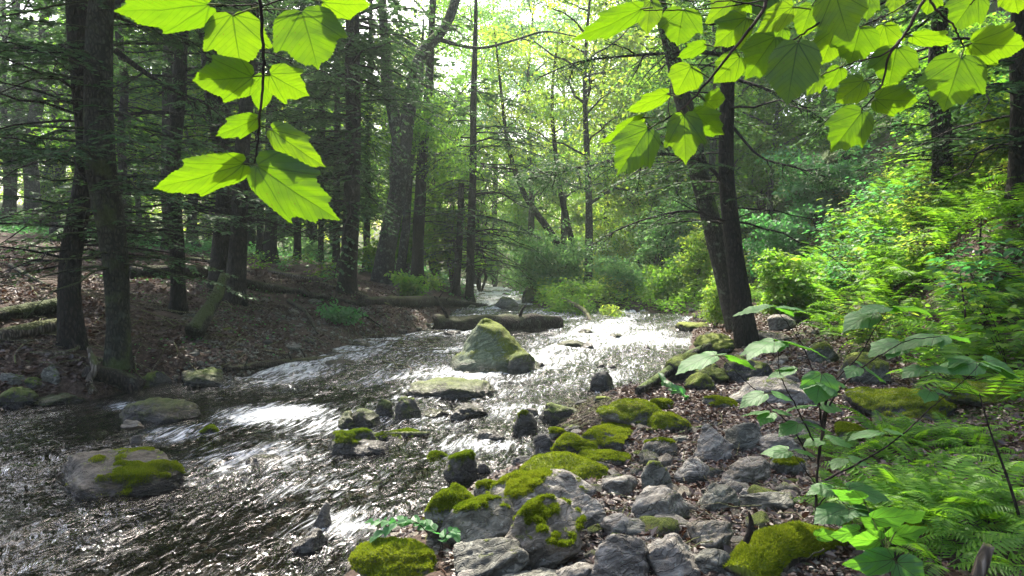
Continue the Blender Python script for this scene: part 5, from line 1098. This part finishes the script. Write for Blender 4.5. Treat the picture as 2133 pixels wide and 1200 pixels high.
def leafmesh(kind, seed, curl=.38, droop=.3, ratio=1.):
    g = np.random.default_rng(seed); o = np.array(OUT[kind]); o[1:-1] *= 1 + g.normal(size=(len(o) - 2, 2)) * .03; o2 = o[::-1][1:-1] * [-1, 1]; ring = np.vstack([o, o2, o[:1]])
    d = np.r_[0, np.cumsum(np.linalg.norm(np.diff(ring, axis=0), axis=1))]; n = 112; t = np.linspace(0, d[-1], n, endpoint=False); R = np.stack([np.interp(t, d, ring[:, 0]), np.interp(t, d, ring[:, 1])], -1)
    c = np.array([0, .42]); saw = (np.arange(n) % 2) * .02 + (np.arange(n) % 8 == 1) * .010; R = R + unit(R - c) * (saw * sm(R[:, 1], .05, .25))[:, None]
    rings = np.array([.0, .2, .4, .6, .78, .9, 1.]); V2 = np.concatenate([c[None]] + [c + (R - c) * r for r in rings[1:]]); k = len(rings) - 1
    i = np.arange(n); j = (i + 1) % n; F3 = np.stack([i * 0, 1 + i, 1 + j], -1); F4 = np.concatenate([np.stack([1 + a * n + i, 1 + (a + 1) * n + i, 1 + (a + 1) * n + j, 1 + a * n + j], -1) for a in range(k - 1)])
    x, y = V2[:, 0], V2[:, 1]; ph = g.uniform(0, 6.28)
    z = curl * np.abs(x) * .55 - curl * x * x * 1.3 - droop * np.maximum(y - .15, 0) ** 2 * .6 + .011 * np.sin(np.abs(x) * 22 - y * 17 + ph) * sm(np.abs(x), .03, .2) + .012 * np.sin(y * 13 + ph) + .05 * g.normal() * x * y
    V = np.stack([x * ratio, y, z], -1); me = npmesh('leaf', V, [F4, F3], M['big'], True, {'rnd': np.full(len(V), g.random())}, np.stack([x + .5, y], -1)); return me
LMC = {}
def bigleaf(parent, origin, base, tip, w, Y, dY, roll, kind, seed, pet=None, curl=.25, droop=.3):
    """base and tip in photograph pixels at depth Y and Y+dY; roll turns the blade about its midrib, 0 facing the lens"""
    B = at(*base, Y); T = at(*tip, Y + dY); L = np.linalg.norm(T - B) * .95; d = unit(T - B); w = w * .93; vdir = unit(C0 - (B + T) / 2)
    n = unit(vdir - d * (vdir @ d)); x = np.cross(d, n); c, s = math.cos(roll), math.sin(roll); n2 = n * c + x * s; x2 = np.cross(d, n2)
    wd = w / F * Y / max(abs(c), .35); ratio = round(min(max(wd / L, .45), 1.35) / 1.08, 1)
    key = (kind, seed % 5, ratio, curl, droop)
    if key not in LMC: LMC[key] = leafmesh(kind, seed % 5, curl, droop, ratio)
    o = obj('leaf', LMC[key], parent); from mathutils import Matrix
    o.matrix_local = Matrix(((x2[0] * L, d[0] * L, n2[0] * L, B[0] - origin[0]), (x2[1] * L, d[1] * L, n2[1] * L, B[1] - origin[1]), (x2[2] * L, d[2] * L, n2[2] * L, B[2] - origin[2]), (0, 0, 0, 1)))
    if pet is not None:
        Q = at(*pet[:2], pet[2] if len(pet) > 2 else Y) if len(pet) < 4 else None
        t = np.linspace(0, 1, 8)[:, None]; P = Q + (B + d * L * .03 - Q) * t - origin + np.array([0, 0, .1]) * np.linalg.norm(B - Q) * (t * (1 - t)); V, Fq = tubes(P[None], np.full((1, 8), .0011 * Y / 1.3 + .0002), 6)
        obj('petiole', npmesh('petiole', V, Fq, M['petiole'], True), parent)
M['petiole'] = barkmat('green_petiole', (.10, .13, .03), (.16, .20, .05))
def spray(label, twigs, lv, origin_px, Y, name='maple_branch', cat='branch'):
    org = at(*origin_px, Y); r = treeroot(name, org, label, None, cat)
    for pts, r0, r1 in twigs:
        A = np.array([at(p[0], p[1], p[2] if len(p) > 2 else Y) - org for p in pts]); C = spline(np.c_[A, A[:, 0] * 0], 30)[:, :3]; C[1:-1] += np.random.default_rng(len(C)).normal(size=(28, 3)) * r0 * .3
        V, Fq = tubes(C[None], np.linspace(r0, r1, 30)[None], 8); obj('twig', npmesh('twig', V, Fq, M['stem'], True), r)
    for i, a in enumerate(lv): bigleaf(r, org, *a[:7], seed=i * 3 + 1, pet=a[7] if len(a) > 7 else None, curl=a[8] if len(a) > 8 else .38, droop=a[9] if len(a) > 9 else .3)
    return r
def shade_leaf(px, py, Yl, k, q):      # unseen leaf added above the view to shade the one at px, py
    P = at(px, py, Yl) + np.array(SUND) * k; v = P - C0; dx = v @ FWD; qx = CX + F * v[0] / dx; qy = CY - F * (v @ UP) / dx
    return ((qx - 40 + 50 * q, qy - 50), (qx + 10 - 30 * q, qy + 75), 150, P[1], .05, .2 - .4 * q, 'broad', (qx - 30, qy - 60))
Y = 1.25
spray('leafy maple twig hanging down at the upper left, backlit yellow-green', [([(538, -40), (543, 20), (549, 110), (542, 240), (536, 300), (528, 342)], .0032, .0016), ([(538, 10), (480, 12), (437, 14)], .0014, .001), ([(543, 15), (600, -5), (660, -15)], .0014, .001)], [
 ((436, 8), (242, 36), 112, Y, -.02, -.5, 'lobed', (480, 12)),
 ((484, 30), (500, 142), 150, Y, .02, .15, 'lobed', (541, 14)),
 ((628, 22), (662, 136), 150, Y + .02, 0, -.1, 'lobed', (545, 20)),
 ((672, 4), (764, 16), 70, Y + .05, 0, .6, 'broad', (610, -5)),
 ((527, 160), (404, 172), 100, Y - .02, -.02, -.3, 'lobed', (548, 158)),
 ((549, 152), (540, 232), 62, Y + .05, .02, .1, 'oval', (549, 130)),
 ((562, 154), (640, 200), 84, Y, .02, .2, 'lobed', (549, 158)),
 ((536, 246), (452, 288), 50, Y, 0, -.4, 'lobed', (541, 250)),
 ((566, 270), (664, 345), 66, Y - .02, -.02, .3, 'lobed', (541, 262)),
 ((508, 340), (330, 402), 84, Y - .05, -.04, -.5, 'lobed', (528, 342)),
 ((536, 345), (690, 455), 118, Y - .03, -.02, .25, 'lobed', (528, 342))], (540, 0), Y)
Y = 1.35
spray('nearest branch of broad leaves sweeping down-left at the upper right', [([(1610, -40), (1590, 20), (1530, 100), (1470, 175), (1415, 232), (1345, 268)], .0035, .0014), ([(1590, 15), (1510, 2), (1440, 20)], .0016, .001), ([(1600, 0), (1480, 18), (1340, 22)], .0014, .001)], [
 ((1335, 18), (1207, 88), 60, Y, -.02, -.6, 'lobed', (1360, 16)), ((1356, 2), (1346, 66), 62, Y + .05, 0, .2, 'broad', (1400, 10)),
 ((1424, 18), (1410, 94), 98, Y, .02, .1, 'lobed', (1440, 20)), ((1440, 138), (1410, 196), 98, Y + .02, .02, -.1, 'broad', (1480, 165)),
 ((1468, 210), (1514, 208), 48, Y, .02, .3, 'lobed', (1455, 195)), ((1442, 236), (1505, 282), 66, Y - .02, 0, .3, 'lobed', (1430, 220)),
 ((1425, 238), (1428, 338), 92, Y - .03, .0, 0, 'lobed', (1418, 230)), ((1350, 268), (1292, 358), 104, Y - .04, -.02, -.1, 'lobed', (1385, 250)),
 ((1391, 195), (1312, 236), 38, Y + .02, 0, -.7, 'lobed', (1420, 205)), ((1338, 244), (1258, 304), 30, Y + .02, 0, -1.0, 'lobed', (1370, 246)),
 ((1542, 118), (1490, 172), 66, Y + .05, .02, -.2, 'broad', (1530, 100)), ((1556, 36), (1492, 96), 82, Y + .04, .02, -.2, 'lobed', (1575, 45)),
 ((1468, 92), (1416, 122), 30, Y + .1, 0, -.7, 'lobed', (1500, 100)), ((1530, -4), (1476, 44), 60, Y + .06, 0, 0, 'broad', (1560, -10)), ((1590, -20), (1600, 46), 64, Y + .08, 0, .1, 'broad', (1600, -25))], (1600, 0), Y)
spray('branch with the large dark shaded leaf at the upper right', [([(1800, -40), (1775, 0), (1700, 52), (1655, 82), (1610, 110)], .0028, .0012), ([(1790, -30), (1740, -20), (1690, 0)], .0016, .001)], [
 ((1616, 76), (1556, 162), 92, Y + .06, .02, -.1, 'lobed', (1640, 85)), ((1662, 88), (1640, 212), 122, 1.32, .0, .1, 'broad', (1670, 75), .1, .1),
 ((1652, 14), (1578, 66), 62, 1.33, .0, -.2, 'broad', (1690, 20), .1, .0), ((1738, -20), (1768, 82), 110, 1.33, .0, .1, 'broad', (1740, -20), .1, .1),
 *[shade_leaf(px, py, 1.33, k, q) for px, py in ((1650, 130), (1755, 20)) for k, q in ((.26, 0), (.30, 1))],
 ((1742, 58), (1712, 134), 74, Y + .1, .03, 0, 'lobed', (1755, 50)), ((1692, 10), (1668, 76), 66, Y + .14, .02, 0, 'lobed', (1700, 0)),
 ((1632, 56), (1588, 116), 62, Y + .18, .02, 0, 'lobed', (1650, 60)), ((1710, 158), (1680, 198), 40, Y + .2, .02, .2, 'lobed', (1722, 150)), ((1750, 140), (1726, 186), 46, Y + .2, .02, -.2, 'lobed', (1760, 132))], (1780, 0), Y)
spray('branch of bright leaves reaching down right of the dark leaf', [([(1950, -40), (1925, 0), (1882, 75), (1850, 120), (1836, 180), (1795, 226)], .0035, .0013), ([(1882, 75), (1850, 108), (1780, 130), (1720, 152)], .0018, .001), ([(1900, 0), (1860, 25), (1790, 56)], .0014, .001)], [
 ((1792, 56), (1772, 134), 112, Y + .04, .02, -.1, 'lobed', (1830, 40)), ((1842, 52), (1858, 118), 60, Y + .1, .02, .1, 'lobed', (1860, 40)),
 ((1868, 98), (1852, 176), 112, Y, .02, 0, 'lobed', (1875, 88)), ((1800, 168), (1744, 214), 60, Y + .03, .02, -.2, 'lobed', (1838, 165)),
 ((1822, 206), (1914, 214), 66, Y - .02, .0, .3, 'lobed', (1812, 214)), ((1796, 232), (1734, 314), 90, Y - .04, .02, -.1, 'lobed', (1796, 226)),
 ((1900, 74), (1992, 96), 42, Y + .1, .02, .5, 'lobed', (1882, 76)), ((1812, -6), (1806, 40), 46, Y + .12, 0, 0, 'lobed', (1840, -20)), ((1868, -10), (1862, 26), 40, Y + .12, 0, 0, 'lobed', (1880, -20)),
 ((1838, 176), (1880, 168), 34, Y + .06, 0, .4, 'lobed', (1838, 176))], (1930, 0), Y)
spray('rightmost branch with three large leaves at the upper right corner', [([(1920, -40), (1950, 20), (1990, 60), (2008, 105)], .0028, .0012), ([(2060, -40), (2040, -10), (2020, 10)], .0018, .001)], [
 ((2002, 118), (1968, 228), 134, Y - .05, .02, -.1, 'lobed', (2008, 102)), ((2022, 90), (2140, 100), 84, Y - .03, -.02, .3, 'lobed', (2006, 98)),
 ((2036, -12), (1986, 60), 80, Y, .02, -.1, 'lobed', (2050, -30)), ((2110, -30), (2120, 30), 70, Y + .05, .02, .1, 'lobed', (2120, -40)), ((1944, -20), (1930, 30), 50, Y + .12, .02, .1, 'lobed', (1950, -30))], (1960, 0), Y)

# ------------------------------------------------------------------ broad-leaved sapling on the near bank
b = gnd(1697, 1118); Ys = b[1]
def flat(base, tip, w, dY=0., roll=None, kind='broad', pet=None, dy0=0.): return (base, tip, w, Ys + dy0, dY, roll if roll is not None else 0., kind, pet, .2, .25)
SP = [  # junction pixel, list of leaf tips round it, blade height px
 ((1610, 640), [(1545, 630), (1660, 650), (1600, 610), (1655, 632)], -.1), ((1620, 712), [(1540, 735), (1560, 705), (1695, 728), (1640, 700), (1600, 742)], -.3),
 ((1500, 742), [(1410, 752), (1440, 730), (1560, 742), (1500, 730)], -.3), ((1850, 640), [(1790, 652), (1795, 632), (1930, 640), (1880, 622)], 0), ((1840, 655), [(1740, 668), (1890, 668)], .1),
 ((1960, 700), [(1870, 712), (1930, 725), (2020, 695), (1975, 682)], .1), ((1880, 712), [(1800, 722), (1820, 735)], .2), ((2040, 755), [(1935, 752), (1960, 770), (2130, 758), (2110, 768), (2060, 790)], .1),
 ((1715, 790), [(1670, 800), (1760, 792), (1700, 838)], -.1), ((1790, 765), [(1755, 778), (1865, 745)], 0), ((1665, 770), [(1610, 765), (1625, 752)], .0),
 ((1600, 820), [(1545, 825), (1635, 822)], -.1), ((1610, 860), [(1560, 850), (1650, 852), (1580, 872)], -.1), ((1700, 845), [(1640, 850), (1735, 848)], .0), ((1840, 900), [(1775, 902), (1860, 898)], 0),
 ((1670, 882), [(1620, 892), (1720, 880)], -.1), ((1650, 940), [(1600, 928), (1615, 948), (1670, 940)], -.1), ((1720, 918), [(1775, 912), (1680, 922)], .0), ((1760, 955), [(1730, 965), (1800, 960)], .1),
 ((1745, 1018), [(1690, 1022), (1790, 1002), (1740, 990), (1840, 1030)], -.1), ((1770, 1060), [(1700, 1070), (1740, 1085), (1830, 1052), (1850, 1070)], -.2), ((1925, 765), [(1880, 770), (1950, 785)], .0), ((1940, 815), [(1915, 828), (1975, 812)], 0)]
tw = [([(1697, 1118), (1700, 1050), (1704, 960), (1712, 900), (1722, 830), (1718, 790)], .009, .003), ([(1704, 960), (1715, 900), (1735, 830), (1780, 780), (1850, 730), (1880, 714), (1960, 700)], .007, .0015),
      ([(1712, 900), (1728, 810), (1790, 740), (1820, 690), (1848, 644)], .006, .0015), ([(1712, 900), (1700, 800), (1660, 700), (1612, 642)], .006, .0015), ([(1690, 960), (1640, 880), (1600, 840), (1560, 800), (1500, 744)], .005, .0013),
      ([(1718, 1000), (1780, 970), (1880, 905), (1950, 840), (2000, 800), (2042, 756)], .006, .0014), ([(1700, 930), (1660, 850), (1625, 780), (1620, 714)], .005, .0013), ([(1698, 1060), (1730, 1030), (1770, 1060)], .004, .0012), ([(1700, 1010), (1670, 970), (1650, 940)], .003, .001)]
lv = []
gg = np.random.default_rng(12)
for (jx, jy), tips, dep in SP:
    for tx, ty in tips:
        l = math.hypot(tx - jx, ty - jy); ll = max(l, 40.); want = gg.uniform(70, 95) / F * Ys * 1.0
        rl = 1.15 if abs(tx - jx) > abs(ty - jy) * 1.2 else .35
        bx, by = jx + (tx - jx) * .12, jy + (ty - jy) * .12; dYY = math.sqrt(max(want ** 2 - (l * .9 / F * Ys) ** 2, 0)) * gg.choice([-1, 1])
        lv.append(((bx, by), (tx, ty), 30 if rl > 1 else 60, Ys + dep, dYY, -rl * (1 if tx < jx else -1) + gg.normal() * .15, 'broad' if gg.random() < .75 else 'lobed', (jx, jy, Ys + dep), .2, .3))
        
sp = spray('open-stemmed sapling with level tiers of broad leaves beside the path', tw, [], (1697, 1118), Ys, 'broadleaf_sapling', 'sapling')
M_big = M['big']
org = at(1697, 1118, Ys)
def sapleaf():
    m = M['big'].copy(); m.name = 'sapling_leaf'
    for n in m.node_tree.nodes:
        if n.type == 'VALTORGB':
            for e_ in n.color_ramp.elements: e_.color = (e_.color[0] * 1.0, e_.color[1] * 1.45, e_.color[2] * 1.8 + .015, 1)
        if n.type == 'MIX_SHADER' and abs(n.inputs[0].default_value - .025) < .001: n.inputs[0].default_value = .03
    return m
M['big'] = sapleaf(); LMC = {}
def tiers(root, org, lv):
    for i, a in enumerate(lv): bigleaf(root, org, *a[:7], seed=i * 3 + 2, pet=a[7], curl=.15, droop=.3)
# blades lie nearly level: base and tip share a height, the normal points up
def levelleaf(root, org, base, az, L, tilt, seed, pet=None, kind='broad', ratio=.9):
    from mathutils import Matrix
    d = np.array([math.cos(az) * math.cos(tilt), math.sin(az) * math.cos(tilt), -math.sin(tilt)]); n = unit(np.array([gg.normal() * .16, gg.normal() * .16 - .12, 1.])); n = unit(n - d * (n @ d)); x = np.cross(d, n)
    key = (kind, seed % 6, ratio)
    if key not in LMC: LMC[key] = leafmesh(kind, seed % 6, .18, .35, ratio)
    o = obj('leaf', LMC[key], root); B = np.asarray(base) - org
    o.matrix_local = Matrix(((x[0] * L, d[0] * L, n[0] * L, B[0]), (x[1] * L, d[1] * L, n[1] * L, B[1]), (x[2] * L, d[2] * L, n[2] * L, B[2]), (0, 0, 0, 1)))
    if pet is not None:
        t = np.linspace(0, 1, 6)[:, None]; P = np.asarray(pet) - org + (B - np.asarray(pet) + org + d * L * .03) * t; V, Fq = tubes(P[None], np.full((1, 6), .0016), 5); obj('petiole', npmesh('petiole', V, Fq, M['petiole'], True), root)
for i, ((jx, jy), tips, dep) in enumerate(SP):
    J = at(jx, jy, Ys + dep)
    for k, (tx, ty) in enumerate(tips):
        l = math.hypot(tx - jx, (ty - jy)) / F * Ys; L = max(min(l * 1.0, .185), .10); az = math.atan2(-(ty - jy) * 2.2, tx - jx); 
        cx_ = J + np.array([math.cos(az), math.sin(az), .12]) * max(l - L, .02); levelleaf(sp, org, cx_, az, L, gg.uniform(.0, .35), i * 5 + k, J)
# the hanging round leaf
bigleaf(sp, org, (1712, 778), (1700, 838), 92, Ys - .15, -.05, 0, 'broad', 4)
# broad leaves low in the right foreground
p = gnd(1830, 1160); oo = at(1830, 1150, 3.05); lp = treeroot('broadleaf_plant', oo, 'low plant with large glossy veined leaves at the bottom right', None, 'plant')
for i, (bx, by, tx, ty, w, roll) in enumerate([(1860, 1165, 1772, 1178, 66, -.3), (1868, 1172, 1925, 1215, 80, .2), (1835, 1125, 1772, 1130, 40, -.8), (1815, 1080, 1905, 1078, 44, .8), (1790, 1105, 1740, 1120, 36, -.6), (1850, 1120, 1930, 1108, 40, .9), (1880, 1080, 1925, 1072, 34, .7), (1700, 1118, 1740, 1112, 30, .6), (1800, 1040, 1742, 1030, 34, -.8), (1845, 1100, 1800, 1085, 36, -.6)]):
    bigleaf(lp, oo, (bx, by), (tx, ty), w, 3.05 + .03 * i, -.08, roll, 'broad', i, (1845, 1150, 3.1), .2, .3)
# small leafy sprig over the water
p = gnd(930, 1150); Yq = p[1] - .15
def sprig(label, pts, n, Y, size, seed, name='sprig'):
    A = np.array([at(x, y, Y) for x, y in pts]); org = A[0].copy(); r = treeroot(name, org, label, None, 'plant'); g = np.random.default_rng(seed); C = spline(np.c_[A - org, A[:, 0] * 0], 30)[:, :3]
    V, Fq = tubes(C[None], np.linspace(.003, .001, 30)[None], 5); obj('stem', npmesh('stem', V, Fq, M['stem'], True), r); P, D = [], []
    for i in range(n):
        u = .25 + .75 * i / n; c = C[int(u * 29)]; f = unit(C[min(int(u * 29) + 1, 29)] - C[int(u * 29) - 1]); sd = unit(np.cross(f, [0, 0, 1.])) * (1 if i % 2 else -1); P.append(c); D.append(f * .5 + sd + g.normal(size=3) * .25)
    for i, (p_, d_) in enumerate(zip(P, D)):
        V, Fq = leaves([p_], [d_], [np.array([0, -.5, 1.]) + g.normal(size=3) * .25], size * g.uniform(.7, 1.15), LF6); obj('leaf', npmesh('leaf', V, Fq, M['cool'] if seed % 2 else M['maple'], False, {'rnd': np.full(6, g.random())}), r)
sprig('small-leaved twig arching left over the water from the near boulders', [(925, 1160), (915, 1115), (880, 1092), (830, 1085), (760, 1090)], 20, Yq, .07, 1)
sprig('short green sprig hanging beside the bright green mossy boulder', [(915, 1150), (925, 1120), (945, 1105), (950, 1128)], 9, Yq - .1, .075, 3)
sprig('leafy sprig drooping over the water left of the near boulders', [(900, 1120), (860, 1085), (815, 1095), (775, 1125)], 13, Yq - .05, .07, 5)
Yr = gnd(1405, 830)[1]
sprig('small green sprig on the grey log', [(1410, 835), (1400, 810), (1385, 795), (1378, 780)], 10, Yr, .13, 7)
sprig('second green sprig below the grey log', [(1420, 850), (1425, 825), (1400, 812)], 9, Yr - .1, .13, 9)
# thin bare saplings in the right foreground
for i, (pts, lb) in enumerate([([(2130, 1100), (2100, 1000), (2060, 890), (2040, 820)], 'thin bare stem leaning at the right edge among ferns'), ([(2018, 745), (2010, 650), (2000, 570)], 'thin dark stem standing on the cut bank'), ([(2048, 560), (2042, 500), (2044, 455)], 'short dark stick standing upright on the slope at right')]):
    q = gnd(*pts[0]); A = np.array([at(x, y, q[1]) for x, y in pts]); C = spline(np.c_[A - A[0], A[:, 0] * 0], 20)[:, :3]; V, Fq = tubes(C[None], np.linspace(.010 * q[1] / 4, .003 * q[1] / 4, 20)[None], 6)
    obj('thin_stem', npmesh('thin_stem', V, Fq, M['stem'], True), None, A[0], label=lb, cat='stem')
